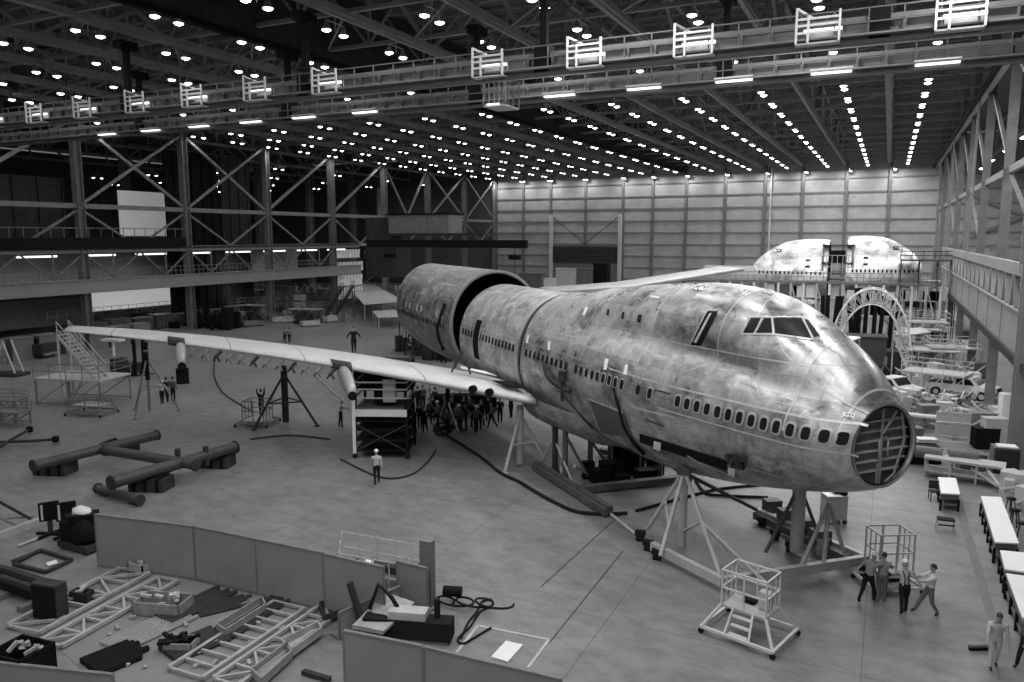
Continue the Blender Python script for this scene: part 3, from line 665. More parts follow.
# ---- cockpit panes, door, small openings: outlines taken from the photograph and laid on the skin, mirrored to port where they belong
dg = bpy.context.evaluated_depsgraph_get(); bpy.context.view_layer.update()
bvh = BVHTree.FromPolygons([v.co.copy() for v in sk.data.vertices], [tuple(p.vertices) for p in sk.data.polygons])
eye_l = INV @ EYE
def hit(px, py):
    d = (INV.to_3x3() @ ray(px, py)).normalized(); h = bvh.ray_cast(eye_l, d)
    return (h[0], (h[1] if h[1].dot(d) < 0 else -h[1])) if h[0] is not None else (None, None)
def quad_patch(q, off, nu=6, nv=6, mirror=False):
    t = MB(); P = []
    for j in range(nv + 1):
        for i in range(nu + 1):
            u, v = i / nu, j / nv; x = lerp(lerp(q[0][0], q[1][0], u), lerp(q[3][0], q[2][0], u), v); y = lerp(lerp(q[0][1], q[1][1], u), lerp(q[3][1], q[2][1], u), v)
            h, nn = hit(x, y)
            if h is None: h, nn = (P[-1][0], P[-1][1]) if P else (V((0, 0, 0)), V((0, 0, 1)))
            P.append((h, nn))
    for sgn in ((1, -1) if mirror else (1,)):
        vs = [(p[0] + p[1] * off) for p in P]; vs = [V((p.x, p.y * sgn, p.z)) for p in vs]
        t.add(vs, [(j * (nu + 1) + i, j * (nu + 1) + i + 1, (j + 1) * (nu + 1) + i + 1, (j + 1) * (nu + 1) + i) for j in range(nv) for i in range(nu)])
    return t
def strip_patch(pts, wpx, off=0.02):
    "a thin strap laid on the skin along a line, wpx wide"
    t = MB(); a = []; b = []
    P = []
    for (x0, y0), (x1, y1) in zip(pts, pts[1:]):
        n = max(2, int(math.hypot(x1 - x0, y1 - y0) / 5)); P += [(lerp(x0, x1, k / n), lerp(y0, y1, k / n)) for k in range(n)]
    P.append(pts[-1])
    H_ = [hit(*p) for p in P]; H_ = [h for h in H_ if h[0] is not None]
    for i, (h, nn) in enumerate(H_):
        d = (H_[min(i + 1, len(H_) - 1)][0] - H_[max(i - 1, 0)][0]).normalized(); sd = nn.cross(d).normalized() * (wpx / 2)
        a.append(h + sd + nn * off); b.append(h - sd + nn * off)
    if len(a) > 1: t.loft([a, b], closed=False)
    return t
for nm, q in (('cockpit_window', [(751.5, 318.2), (762, 318.5), (753.5, 333.2), (743, 333.5)]), ('cockpit_window', [(764.5, 318.3), (771.2, 318.5), (772.3, 332.8), (756.5, 333)]),
              ('cockpit_window', [(773.5, 318.5), (801, 318.5), (812, 338.5), (775.5, 333.5)]), ('cockpit_window', [(803, 319), (808, 320), (820.5, 336), (814, 337.5)])):
    quad_patch(q, 0.02, mirror=False).build(nm, glassd, ap)
# window posts between the panes and brow above
for pts in ([(763, 317), (755, 334)], [(772, 317), (774, 334)], [(802, 317), (813, 340)], [(750, 317), (742, 334)], [(742, 334), (775, 334.5), (813, 340)], [(750, 317), (803, 317.4), (809, 320)]):
    strip_patch(pts, 0.055, 0.035).build('window_post', seam, ap)
for pts in ([(757, 317), (768, 300)], ): strip_patch(pts, 0.04, 0.02).build('seam_strap', seam, ap)
# mirrored cockpit windows on the far side use the same stations
quad_patch([(708, 311), (718.5, 311.5), (701, 346), (691, 345)], 0.02, 4, 10).build('crew_door_opening', black, ap)
strip_patch([(706.5, 312), (690, 345.5), (701, 347)], 0.06, 0.03).build('door_frame', seam, ap)
quad_patch([(710, 314), (712.5, 313), (697, 343), (694.5, 342)], 0.04, 3, 8).build('door_edge', steel_pale, ap)
for q in ([(607.5, 309), (610, 309.5), (609, 316), (606.5, 315.5)], [(622.5, 312), (625, 312.5), (623.5, 319), (621, 318.5)], [(638.5, 314.5), (642.5, 315), (640.5, 323), (637, 322)]): quad_patch(q, 0.02, 2, 3).build('upper_window', glassd, ap)
for q in ([(586, 307), (588.5, 307.5), (585, 315.5), (582.5, 315)], [(527.5, 335), (529.5, 335), (528.5, 343), (526, 343)], [(548.5, 341.5), (551, 341.5), (550.5, 350), (547.5, 350)], [(605.5, 358.5), (609, 359), (607, 370), (603.5, 369.5)], [(625.5, 364.5), (628.5, 365), (627, 375), (623.5, 374)],
          [(651, 295.5), (660, 297), (659, 298.5), (650, 297)], [(843, 412), (855, 414), (854, 419), (842, 417)]): quad_patch(q, 0.02, 2, 3).build('paper_tag', decal, ap)
# small stencilled marks on the nose tag
for i, (x, y) in enumerate([(846, 413.5), (849, 414), (852, 414.5), (844.5, 416.5), (847.5, 417), (850, 417.2)]): quad_patch([(x, y), (x + 1.4, y + .2), (x + 1.2, y + 1.8), (x - .2, y + 1.6)], 0.035, 1, 1).build('tag_mark', black, ap)
for pts, w in (([(684, 372), (715, 362), (760, 372), (800, 376), (812, 379)], 0.035), ([(808, 379), (840, 400), (868, 414)], 0.06), ([(776, 334), (784, 352), (806, 376)], 0.04), ([(815, 342), (838, 352), (850, 370)], 0.04), ([(640, 345), (655, 355), (668, 359)], 0.06), ([(655, 345), (645, 372), (640, 385)], 0.07), ([(604, 298), (590, 322), (577, 346)], 0.05),
               ([(545, 336), (575, 341), (600, 352)], 0.04), ([(632, 407), (676, 418)], 0.09), ([(780, 396), (800, 402)], 0.03), ([(777, 402), (803, 408)], 0.04)): strip_patch(pts, w).build('seam_strap', seam, ap)
# cargo door outline with sill, lower side panels
for pts in ([(650, 398), (655, 378 + 12), (671, 394)], [(646, 420), (664, 426)]): strip_patch(pts, 0.05).build('seam_strap', steel_dark, ap)
quad_patch([(640, 433), (728, 461), (727, 470), (640, 442)], 0.03, 14, 3).build('lower_door_recess', black, ap)
quad_patch([(655, 440), (662, 442), (661, 450), (654, 448)], 0.06, 2, 2).build('paper_tag', decal, ap)
t = MB()
for i in range(7):
    h, nn = hit(731 + i * 2.2, 455 + (i * 37 % 11)); t.box(h + nn * 0.1, (0.16 + .03 * (i % 3), 0.25, 0.18 + .05 * (i % 2)), 0.4 * i)
t.build('hose_fitting', steel_dark, ap)
quad_patch([(729, 466), (736, 468), (735, 476), (728, 474)], 0.05, 2, 2).build('paper_tag', decal, ap)
strip_patch([(688, 455), (700, 462), (732, 475)], 0.12, 0.05).build('rub_rail', seam, ap)
# unpainted fairing shapes aft of the wheel bay
strip_patch([(559, 392), (575, 410), (600, 433), (630, 452)], 0.14, 0.04).build('body_seal', black, ap); strip_patch([(589, 398.5), (624, 412)], 0.1, 0.05).build('seam_strap', seam, ap)
# ---- middle fuselage section
SM0, SM1 = 21.6, 31.0
mid = thing('middle_fuselage', 'plain dull middle fuselage barrel between the nose section and the aft section', 'aircraft section', NP, HD)
def mid_tf(p): return V((p.x, p.y * 0.985, 5.65 + (p.z - 5.65) * 0.98))
skm = skin_mesh(SM0, SM1, 0, 0.5, 96, mid_tf).build('skin', skin_mid, mid)
skin_mesh(SM0, SM1, -0.12, 0.8, 48, mid_tf).build('inner_lining', inner, mid)
end_ring(SM0, 0.06, 'front_rim', mid, mid_tf); end_ring(SM1 - 0.06, 0.06, 'rear_rim', mid, mid_tf)
for k in range(17):
    s = 22.2 + 0.508 * k
    if 27.4 < s < 28.6: continue
    t = MB(); w = 0.24
    t.add([mid_tf(surf(s + a, 6.38 + b, 0.035)) for a, b in ((-w / 2, -.2), (w / 2, -.2), (w / 2, .2), (-w / 2, .2))], [(0, 1, 2, 3)]); t.build('window', glassd, mid)
def barrel_patch(s0, s1, z0, z1, off, m, name, par, tf=mid_tf, n=8):
    t = MB(); a = []; 
    for j in range(n + 1):
        z = lerp(z0, z1, j / n); a.append([tf(surf(s0, z, off)), tf(surf(s1, z, off))])
    t.loft(a, closed=False); return t.build(name, m, par)
barrel_patch(27.5, 28.45, 4.9, 7.35, 0.03, black, 'door_opening', mid); barrel_patch(27.35, 27.5, 4.8, 7.45, 0.035, seam, 'door_frame', mid); barrel_patch(26.4, 26.5, 3.5, 8.3, 0.02, seam, 'seam_strap', mid)
barrel_patch(22, 30.8, 6.9, 6.95, 0.02, seam, 'belt_strap', mid)
# ---- aft fuselage section, lifted and a little off line
SA0, SA1 = 31.7, 46.2
aft = thing('aft_fuselage', 'darker aft fuselage barrel with wide open black front end, behind the middle section', 'aircraft section', NP, HD)
def aft_tf(p):
    k = max(0, (p.x - 38) / 12.0); sc = 1 - 0.16 * k * k
    return V((p.x, 0.3 + p.y * 1.02 * sc, 6.4 + (p.z - 5.65) * (1.02 if p.z > 5.65 else 1.02 - 0.3 * k * k)))
skin_aft = metal('aft_fuselage_skin', 0.2, 0.3, 0.42, 0.6)
skin_mesh(SA0, SA1, 0, 0.6, 96, aft_tf).build('skin', skin_aft, aft)
skin_mesh(SA0, SA1, -0.14, 0.8, 48, aft_tf).build('inner_lining', inner, aft)
end_ring(SA0, 0.06, 'front_rim', aft, aft_tf, 0.2); end_ring(SA1 - 0.06, 0.06, 'rear_rim', aft, aft_tf)
t = MB(); n = 40; t.add([aft_tf(section(SA1 - 0.4, 2 * PI * k / n, -0.15)) for k in range(n)], [tuple(range(n))]); t.build('pressure_dome', inner, aft)
for s in (33.2, 34.4, 38.2, 39.3, 41.4, 42.6): 
    barrel_patch(s, s + 0.28, 6.15, 6.6, 0.03, decal, 'lit_window', aft, aft_tf, 3)  # plain white patches stand in for windows lit from within
for k in range(24):
    s = 32.9 + 0.66 * k; barrel_patch(s, s + 0.24, 5.5, 5.85, 0.03, glassd, 'window', aft, aft_tf, 3)
barrel_patch(32.5, 46, 7.4, 7.46, 0.02, seam, 'belt_strap', aft, aft_tf); barrel_patch(33, 44, 8.3, 8.36, 0.02, seam, 'belt_strap', aft, aft_tf)

# ---- lower wing box / centre section under the fuselage
wb = MB(); pts = []
t = MB(); rings = []
for s, w, zb in ((13.5, 2.2, 2.6), (16, 3.0, 2.05), (20, 3.25, 1.9), (21.3, 3.25, 1.9)):
    rings.append([(s, w * math.sin(a), 4.2 + (4.2 - zb) * -math.cos(a)) if True else 0 for a in [lerp(-1.5, 1.5, k / 16) for k in range(17)]])
t.loft(rings, closed=False); t.build('belly_fairing', metal('belly_skin', 0.28, 0.4, 0.5, 0.4), ap)
# triangular side fairing panels at the wing root
for q, nm, m in (([(556, 391), (560, 392), (594, 430), (556, 420)], 'wing_root_panel', mat('root_panel', 0.4, 0.5, 0.3)), ([(590, 400), (624, 413), (633, 438), (602, 432)], 'wing_root_panel', mat('root_panel_dark', 0.11, 0.5, 0.3))):
    quad_patch(q, 0.05, 10, 8).build(nm, m, ap)

# ================================================================ NEAR WING (starboard)
WA = V((-15.9, 35.6, 3.95)); WB = V((-46.2, 30.8, 6.6))
wd = (WB - WA); WL = V((wd.x, wd.y, 0)).length; wdir = V((wd.x, wd.y, 0)).normalized(); wn = V((wdir.y, -wdir.x, 0))
if wn.y < 0: wn = -wn
aft_dir = AX.copy()
def airfoil(root, chord, th, n=12):
    pts = []
    for k in range(n + 1):
        u = (1 - math.cos(PI * k / n)) / 2; yt = th * chord * (1.48 * math.sqrt(u) - 0.63 * u - 1.76 * u * u + 1.42 * u ** 3 - 0.51 * u ** 4) * 1.0; pts.append((u * chord, yt))
    up = pts; lo = [(x, -0.75 * y) for x, y in pts[::-1]][1:-1]
    return [root + aft_dir * x + V((0, 0, y)) for x, y in up + lo]
CH = [(0, 10.0), (0.16, 9.2), (0.4, 7.8), (0.62, 6.4), (0.86, 4.6), (1, 3.2)]
wing = thing('wing', 'long pale near wing stretching from the fuselage towards the left gallery, leading edge in view', 'wing', WA)
t = MB(); rings = []; n = 40
def le(u): return WA.lerp(WB, u) + V((0, 0, 1.5 * u * (1 - u)))
for i in range(n + 1):
    u = i / n; rings.append(airfoil(le(u), smooth_interp(CH, u, 0.03), lerp(0.095, 0.06, u)))
t.loft(rings, True); t.build('wing_panel', alu, wing, True)
# control-surface bay behind the box (dark trailing structure)
t = MB()
for i in range(n):
    pass
for u0, u1 in ((0.345, 0.385), (0.705, 0.745)):
    t = MB(); rings = []
    for k in range(6):
        u = lerp(u0, u1, k / 5); r_ = airfoil(le(u), 1.25, 0.5); rings.append([p + V((0, 0, 0.02)) for p in r_])
    t.loft(rings, True); t.build('pylon_gap', alu_dark, wing, True)
# fuel ports at the root leading edge
for u in (0.085, 0.115):
    p = le(u) + V((0.05, -0.12, 0.08)); MB().tube(p + V((0, 0.2, 0)), p + V((0.02, -0.06, 0)), 0.21, 12).build('port', black, wing, True)
t = MB(); p = le(0.012) + V((0, 0, 0.62)); t.plate([p + AX * 0.4, p + AX * 1.7 + V((0, 0, 0.12)), p + AX * 1.7 + wdir * 1.4 + V((0, 0, 0.12)), p + AX * 0.6 + wdir * 1.0], 0.05); t.build('access_opening', black, wing, True)
t = MB(); p = le(0.11) + AX * 3.2 + V((0, 0, 0.75)); t.beam(p, p + V((0.5, 0, 1.0)), 0.08); t.beam(p + V((1, 0, 0)), p + V((0.5, 0, 1.0)), 0.08); t.beam(p + V((0.5, 0, 1.0)), p + V((1.5, -0.9, -0.1)), 0.08); t.beam(p + V((0.5, 0, 1.0)), p + V((0.3, -0.9, -0.1)), 0.08); t.build('lifting_fitting', steel_dark, wing, True)
MB().plate([le(0.1) + AX * 3 + V((0, 0, .78)), le(0.04) + AX * 2.4 + V((0, 0, .8)), le(0.05) + AX * 3.2 + V((0, 0, .85)), le(0.09) + AX * 4 + V((0, 0, .8))], 0.04).build('lifting_fitting', board, wing, True)
# small brackets along the leading edge
for i in range(13):
    u = 0.38 + 0.027 * i; p = le(u) + V((0, -0.1, -0.25)); t = MB(); t.beam(p + V((0, 0.1, 0.1)), p + V((0, -0.4, -0.2)), 0.14); t.beam(p + V((0, -0.25, -0.1)), p + V((-0.25, -0.3, -0.4)), 0.08); t.beam(p + V((0, -0.25, -0.1)), p + V((0.25, -0.3, -0.42)), 0.08); t.build('flap_bracket', steel if i % 3 else steel_dark, wing, True)
# rib seams on the upper skin
for u in (0.2, 0.44, 0.6, 0.88):
    r_ = airfoil(le(u), smooth_interp(CH, u, 0.03), lerp(0.095, 0.06, u)); t = MB(); a = [p + V((0, 0, 0.012)) for p in r_[:13]]; b_ = [p + wdir * 0.06 for p in a]; t.loft([a, b_], closed=False); t.build('rib_seam', steel, wing, True)
# engine pylon stubs
def pylon(u, label, ln):
    p = le(u); r = thing('engine_pylon', label, 'pylon', p + V((0, 0, -2.0)))
    fwd = -AX; t = MB(); rings = []
    for x, w, z0, z1 in ((-1.2, 0.2, -0.5, 0.1), (0.2, 0.34, -0.9, 0.1), (ln * 0.5, 0.36, -1.2, -0.1), (ln * 0.85, 0.3, -1.35, -0.5), (ln, 0.24, -1.35, -0.8)):
        c = p + fwd * x + V((0, 0, (z0 + z1) / 2)); h = (z1 - z0) / 2; rings.append([c + AN * (w * math.cos(a)) + V((0, 0, h * math.sin(a))) for a in [2 * PI * k / 14 for k in range(14)]])
    t.loft(rings, True); t.build('fairing', mat('pylon_skin', 0.38, 0.4, 0.4, 0.1, 1), r, True)
    q = p + fwd * ln + V((0, 0, -1.2)); MB().tube(q - fwd * 0.1, q + fwd * 0.12, 0.24, 12).build('mount_ring', black, r, True)
    q = p + fwd * (ln * 0.55) + V((0, 0, -1.4))
    if u > 0.5: MB().box(q + V((0, 0, -0.45)), (0.5, 0.7, 0.9), HD).build('engine_mount', black, r, True)
    return r
pylon(0.362, 'pale inboard engine pylon hanging from the near wing beside the black work stand', 2.1)
pylon(0.715, 'small outboard engine pylon hanging from the near wing at its outer notch', 1.0)
# far wing seen above the fuselage
FA = atY(565, 291, 75); 
fw = thing('wing', 'far wing showing as a pale strip above the forward fuselage', 'wing', FA)
p0 = atY(556, 291, 60); p1 = atY(636, 285, 68); p2 = atY(745, 268, 82)
t = MB(); t.loft([[p + q for q in (V((0, 0, 0)), V((0, -0.9, 0.05)), V((0, -0.9, -0.15)), V((0, 0, -0.3)), V((-3.5, 4.5, -0.2)), V((-3.5, 4.5, -0.05)))] for p in (p0, p1, p2)], True)
t.build('wing_panel', alu, fw, True)
# ================================================================ STANDS, JACKS, PLATFORMS
cradle_m = mat('cradle_paint', 0.42, 0.5, 0, 0.2, 2); cradle_d = mat('cradle_dark', 0.09, 0.6, 0, 0.3, 2)
def Z(p, z): return V((p[0], p[1], z))
# nose cradle: two tube towers on a base frame
A_, B_, C_, D_ = at(652, 556), at(722, 593), at(866, 570), at(757, 521)
r = thing('nose_cradle', 'pale tubular cradle of two tapering towers on a floor frame under the airliner nose', 'stand', Z((A_ + C_) / 2, 0))
t = MB()
for p, q in ((A_, B_), (B_, C_), (C_, D_)): t.beam(Z(p, 0.42), Z(q, 0.42), 0.22, 0.34)
t.build('base_frame', cradle_m, r, True)
MB().beam(Z(D_, 0.3), Z(C_, 0.3) + V((-0.6, 0.1, 0)), 0.5, 0.3).build('dark_beam', cradle_d, r, True)
ap1 = topof(682, 548, 470)
for q in ((647, 538), (660, 566), (719.5, 585)): MB().tube(ap1, Z(at(*q), 0.4), 0.085, 8).build('leg', cradle_m, r, True)
t = MB(); t.tube(Z(ap1, 0.1), ap1 + V((0, 0, 0.5)), 0.16, 10); t.build('jack_post', cradle_m, r, True)
MB().box(ap1 + V((0, 0, 0.1)), (0.5, 0.5, 0.5)).build('jack_head', cradle_d, r, True)
def on(p, q, t_): return V(p).lerp(V(q), t_)
l1, l2, l3 = Z(at(647, 538), 0.4), Z(at(660, 566), 0.4), Z(at(719.5, 585), 0.4)
t = MB(); t.tube(on(ap1, l1, 0.5), on(ap1, l2, 0.66), 0.05); t.tube(on(ap1, l3, 0.52), Z(ap1, 0.7), 0.06); t.tube(on(ap1, l3, 0.52), Z(B_, 0.5) + V((1.6, 0.1, 0)), 0.07); t.tube(on(ap1, l3, 0.52), Z(B_, 0.5) + V((0.5, 1.2, 0)), 0.05); t.build('brace', cradle_m, r, True)
ap2 = topof(825, 569, 503)
for q in ((800, 578), (823, 575), (845, 567)): MB().tube(ap2, Z(at(*q), 0.4), 0.08, 8).build('leg', cradle_m, r, True)
MB().tube(ap1 + V((0.2, 0, -0.2)), Z(D_, 0.5), 0.08, 8).build('long_brace', cradle_d, r, True)
ctr = at(796, 556)
MB().tube(Z(ctr, 0.2), Z(ctr, 3.45), 0.26, 12).build('belly_post', cradle_m, r, True)
for q in ((765, 560), (776, 540), (822, 552)): MB().tube(Z(ctr, 2.9), Z(at(*q), 0.3), 0.07).build('leg', cradle_d, r, True)
for k, (x, y) in enumerate(((640, 541), (648, 551), (657, 560), (762, 527), (775, 540), (790, 552), (864, 577), (880, 574))):
    p = at(x, y); t = MB(); t.tube(p + V((-.15, 0, .13)), p + V((.15, 0, .13)), 0.13, 10); t.box(p + V((0, 0, 0.35)), (0.4, 0.25, 0.2)); t.build('caster', rubber, r, True)
for k in range(4): p = on(at(765, 525), at(820, 563), k / 3.4); MB().box(p + V((0.2, 0.5, 0.75)), (0.7, 0.5, 0.55), 0.6).build('hydraulic_unit', cradle_d, r, True)

# generic scissor-leg railed stand
def railed_stand(name, label, cat, fl, dw, dd, hz, rail, rz, m=cradle_m, splay=0.45, mesh=True, group=None):
    r = thing(name, label, cat, fl, rz, group); w, d = dw / 2, dd / 2; s = splay
    MB().slab(-w, w, -d, d, hz - 0.06, hz).build('deck', wood, r)
    t = MB(); bx, by = w + s, d + s
    for p, q in (((-bx, -by), (bx, -by)), ((bx, -by), (bx, by)), ((bx, by), (-bx, by)), ((-bx, by), (-bx, -by))): t.beam((*p, 0.22), (*q, 0.22), 0.09)
    t.build('base_frame', m, r)
    for a in (-1, 1):
        for b in (-1, 1): MB().beam((a * w, b * d, hz), (a * bx, b * by, 0.2), 0.08).build('leg', m, r)
        for b in (-1, 1):
            p = (a * bx, b * by, 0.09); MB().tube((p[0], p[1] - .04, .09), (p[0], p[1] + .04, .09), 0.09, 10).build('caster', rubber, r)
    t = MB()
    for zz in (rail, rail * 0.5):
        for p, q in (((-w, -d), (w, -d)), ((w, -d), (w, d)), ((w, d), (-w, d)), ((-w, d), (-w, -d))): t.beam((*p, hz + zz), (*q, hz + zz), 0.05)
    for a in (-1, 0, 1):
        for b in (-1, 1): t.beam((a * w, b * d, hz), (a * w, b * d, hz + rail), 0.05)
    for b in (-0.33, 0.33):
        for a in (-1, 1): t.beam((a * w, b * d, hz), (a * w, b * d, hz + rail), 0.035)
    t.build('guard_rail', m, r)
    t = MB()
    for k in range(3): t.slab(-0.3, 0.3, -d - 0.12 - 0.14 * k, -d + 0.05 - 0.14 * k, hz * (0.75 - 0.25 * k), hz * (0.75 - 0.25 * k) + 0.04)
    t.beam((-0.32, -d, hz), (-0.4, -d - s, 0.2), 0.06); t.beam((0.32, -d, hz), (0.4, -d - s, 0.2), 0.06); t.build('steps', m, r)
    return r
st = railed_stand('work_stand', 'pale railed work stand on casters in front of the nose cradle', 'work stand', at(749, 634), 1.45, 1.0, 0.95, 1.15, math.radians(-16), mat('stand_pale', 0.6, 0.5))
t = MB(); t.box((0.45, 0.1, 1.25), (0.35, 0.3, 0.55)); t.build('canister', steel_pale, st); MB().box((-0.1, 0.2, 1.02), (0.4, 0.3, 0.12)).build('tool_tray', black, st)
st = railed_stand('work_stand', 'railed work stand on casters that three workers push beside the nose cradle', 'work stand', at(887, 586), 1.25, 0.95, 0.75, 1.35, math.radians(30), steel_pale, 0.25)
MB().box((0, -0.1, 0.42), (0.6, 0.5, 0.35)).build('tool_box', steel_dark, st)
# tool trolley beyond the cradle
p = at(833, 522); tr = thing('tool_trolley', 'grey box trolley with bundles on top beyond the nose cradle', 'trolley', p, 0.5)
MB().slab(-0.45, 0.45, -0.35, 0.35, 0.2, 1.25).build('cabinet', steel_pale, tr); MB().slab(-0.48, 0.48, -0.38, 0.38, 1.25, 1.3).build('top', white, tr)
t = MB(); t.smooth = True; t.lathe([(0.1, 0), (0.28, 0.06), (0.3, 0.16), (0.1, 0.28)], (0.15, 0.05, 1.3), 10, (1, 0.7)); t.lathe([(0.05, 0), (0.18, 0.05), (0.12, 0.2)], (0.32, -0.2, 1.3), 8); t.build('bundle', rubber, tr)
for a in (-1, 1):
    for b in (-1, 1): MB().tube((a * .38, b * .28 - .04, .1), (a * .38, b * .28 + .04, .1), 0.1, 10).build('caster', rubber, tr)
p = at(821, 556); t = MB(); t.lathe([(0.2, 0), (0.3, 0.75), (0.32, 0.78), (0.28, 0.78), (0.26, 0.7)], p, 14); t.solo('bucket', steel_pale, 'open pale bin standing at the base beam of the nose cradle', 'bin')

# tripod jacks
def tripod(name, label, fl, h, spread, m, rz=0, r0=0.07, post=0.12, cross=0.45, group=None):
    r = thing(name, label, 'jack', fl, rz, group)
    for k in range(3):
        a = 2 * PI * k / 3; e = V((spread * math.cos(a), spread * math.sin(a), 0.08)); lg = MB().tube(e, V((0, 0, h * 0.9)), r0, 8).build('leg', m, r)
        MB().lathe([(0.2, -0.08), (0.2, -0.03), (0.08, 0)], e, 10).build('foot_pad', m, lg)
    MB().tube((0, 0, 0.15), (0, 0, h), post, 10).build('ram', m, r)
    t = MB(); P = [V((spread * math.cos(2 * PI * k / 3), spread * math.sin(2 * PI * k / 3), 0.08)).lerp(V((0, 0, h * .9)), cross) for k in range(3)]
    for k in range(3): t.tube(P[k], P[(k + 1) % 3], r0 * 0.6, 6)
    t.build('ring_brace', m, r)
    MB().lathe([(0.16, 0), (0.2, 0.1), (0.1, 0.18)], (0, 0, h), 10).build('cup', m, r); return r
p = at(520, 466); tripod('tripod_jack', 'pale tripod jack standing under the root end of the near wing', p, zrow(p, 408), 1.5, cradle_m, 0.4, 0.09, 0.2)
p = at(286, 424); tripod('tripod_jack', 'tall dark tripod jack with wide legs under the middle of the near wing', p, zrow(p, 368), 2.3, steel_dark, 0.2, 0.08, 0.22)
MB().slab(0, 0.01, 0, 0.01, 0, 0.01)
p = at(150, 413); tj = tripod('tripod_jack', 'slender tripod jack with tall dark mast beside three standing workers', p, zrow(p, 352), 1.9, steel, 0.9, 0.05, 0.09)
MB().tube((0, 0, 2.4), (0, 0, zrow(p, 342)), 0.14, 8).build('mast', black, tj)
# heavy masts beside the fuselage near the wing root
for (x, y0, y1, lab, m, rr) in ((555, 474, 384, 'tall dark steel mast standing against the fuselage side by the wing root', steel_dark, 0.16), (448, 428, 388, 'dark steel prop standing among the crowd under the wing root', black, 0.14)):
    p = at(x, y0); h = zrow(p, y1); r = thing('support_mast', lab, 'post', p); MB().tube((0, 0, 0.1), (0, 0, h), rr, 10).build('mast', m, r); MB().slab(-.5, .5, -.5, .5, 0, .1).build('base_plate', m, r)
    t = MB(); t.tube((0, 0, 1.8), (1.3, -0.9, 0.1), 0.06); t.tube((0, 0, 2.1), (-1.2, 0.6, 0.1), 0.06); t.build('brace', cradle_m, r)
# belly cradle farther aft: long floor rails with dark timbers and A-frames
r = thing('belly_cradle', 'dark low cradle of rails, props and blocks under the wheel bay of the fuselage', 'stand', at(600, 480))
t = MB()
for p, q, w in (((537, 468), (610, 515), 0.3), ((533, 470), (606, 518), 0.2), ((572, 495), (690, 482), 0.4), ((600, 455), (700, 470), 0.35)): t.beam(Z(at(*p), 0.25), Z(at(*q), 0.25), w, 0.3)
t.build('rail', cradle_d, r, True)
for (x, y, yt) in ((565, 478, 430), (590, 474, 436), (610, 468, 440), (638, 474, 446), (660, 478, 455)):
    p = at(x, y); h = zrow(p, yt); MB().beam(Z(p, 0), Z(p, h), 0.22).beam(Z(p, h * 0.9), Z(p, 0.2) + V((1.2, 0.2, 0)), 0.12).build('prop', cradle_d, r, True)
for (x, y, w, h) in ((612, 478, 1.2, 0.9), (630, 474, 0.8, 1.5), (600, 482, 1.0, 0.7), (645, 480, 1.0, 0.6), (622, 484, .7, .5), (638, 470, .6, 1.2), (588, 478, .6, .9), (655, 474, .8, .9), (618, 470, .5, 1.7)):
    p = at(x, y); MB().box(Z(p, h / 2), (w, w * 0.7, h), 0.7).build('block', black, r, True)
for pq in (((552, 450), (562, 478)), ((574, 496), (588, 478)), ((640, 444), (650, 462)), ((655, 468), (646, 455))): MB().beam(Z(at(*pq[0]), 1.5), Z(at(*pq[1]), 0.2), 0.12).build('pale_brace', cradle_m, r, True)
# pale floor rail running from the wheel bay to the nose cradle
MB().tube(Z(at(608, 514), 0.1), Z(at(640, 540), 0.1), 0.07).solo('tow_bar', cradle_m, 'pale bar lying on the floor between the belly cradle and nose cradle', 'bar')
# hanging body-side bracket near mast
h, nn = hit(548, 376); hb = LOC @ h; r = thing('side_bracket', 'dark curved bracket hanging on the fuselage side above the wing root', 'bracket', hb)
t = MB(); t.path([LOC @ (hit(x, y)[0] + hit(x, y)[1] * 0.15) for x, y in ((546, 362), (549, 374), (556, 382), (566, 388), (572, 390))], 0.12, 6); t.build('arm', steel_dark, r, True)
t = MB(); q = LOC @ (hit(566, 378)[0] + hit(566, 378)[1] * 0.2); t.tube(q, q + V((0, 0, -1.1)), 0.08, 6); t.box(q + V((0, 0, 0.1)), (0.3, 0.3, 0.5)); t.build('fitting', steel_dark, r, True)
# fuel-hose on skin
t = MB(); t.path([LOC @ (hit(x, y)[0] + hit(x, y)[1] * 0.08) for x, y in ((615, 388), (617, 397), (621, 409), (625, 425), (634, 441), (645, 453))], 0.07, 6)
t.solo('fuselage_cable', black, 'black cable draped down the fuselage side below the windows', 'cable')
# ================================================================ LEFT AND FOREGROUND FLOOR OBJECTS
pipe_m = mat('pipe_paint', 0.055, 0.5, 0.1, 0.3, 2); pal = mat('floor_part_pale', 0.36, 0.5, 0, 0.25, 4); brd = mat('floor_part_mid', 0.26, 0.6, 0, 0.25, 4)
# H-shaped lifting frame of heavy pipe
r = thing('lifting_frame', 'heavy H shaped lifting frame of dark round pipe lying on blocks', 'frame', Z(at(140, 470), 0))
hz = 1.0
a0, a1 = at(33, 466, hz), at(157, 435, hz); b0, b1 = at(111, 483, hz), at(235, 447, hz); c0, c1 = at(106, 450, hz), at(196, 465, hz)
for p, q, rr in ((a0, a1, 0.26), (b0, b1, 0.3), (c0, c1, 0.27)):
    o = MB().tube(p, q, rr, 14).build('pipe', pipe_m, r, True)
    for e in (p, q): MB().tube(e - (q - p).normalized() * 0.04, e + (q - p).normalized() * 0.04, rr + 0.06, 14).build('flange', steel_dark, o).location = (0, 0, 0) if False else -V(r.location) * 0
for o in [c for c in bpy.data.objects if c.name.startswith('flange') and c.parent and c.parent.parent == r]:
    o.location = -V(r.location)
for (x, y) in ((206, 456), (178, 458)): MB().tube(Z(at(x, y, hz), 0.5), Z(at(x, y, hz), 1.5), 0.15, 10).build('lug', steel_dark, r, True)
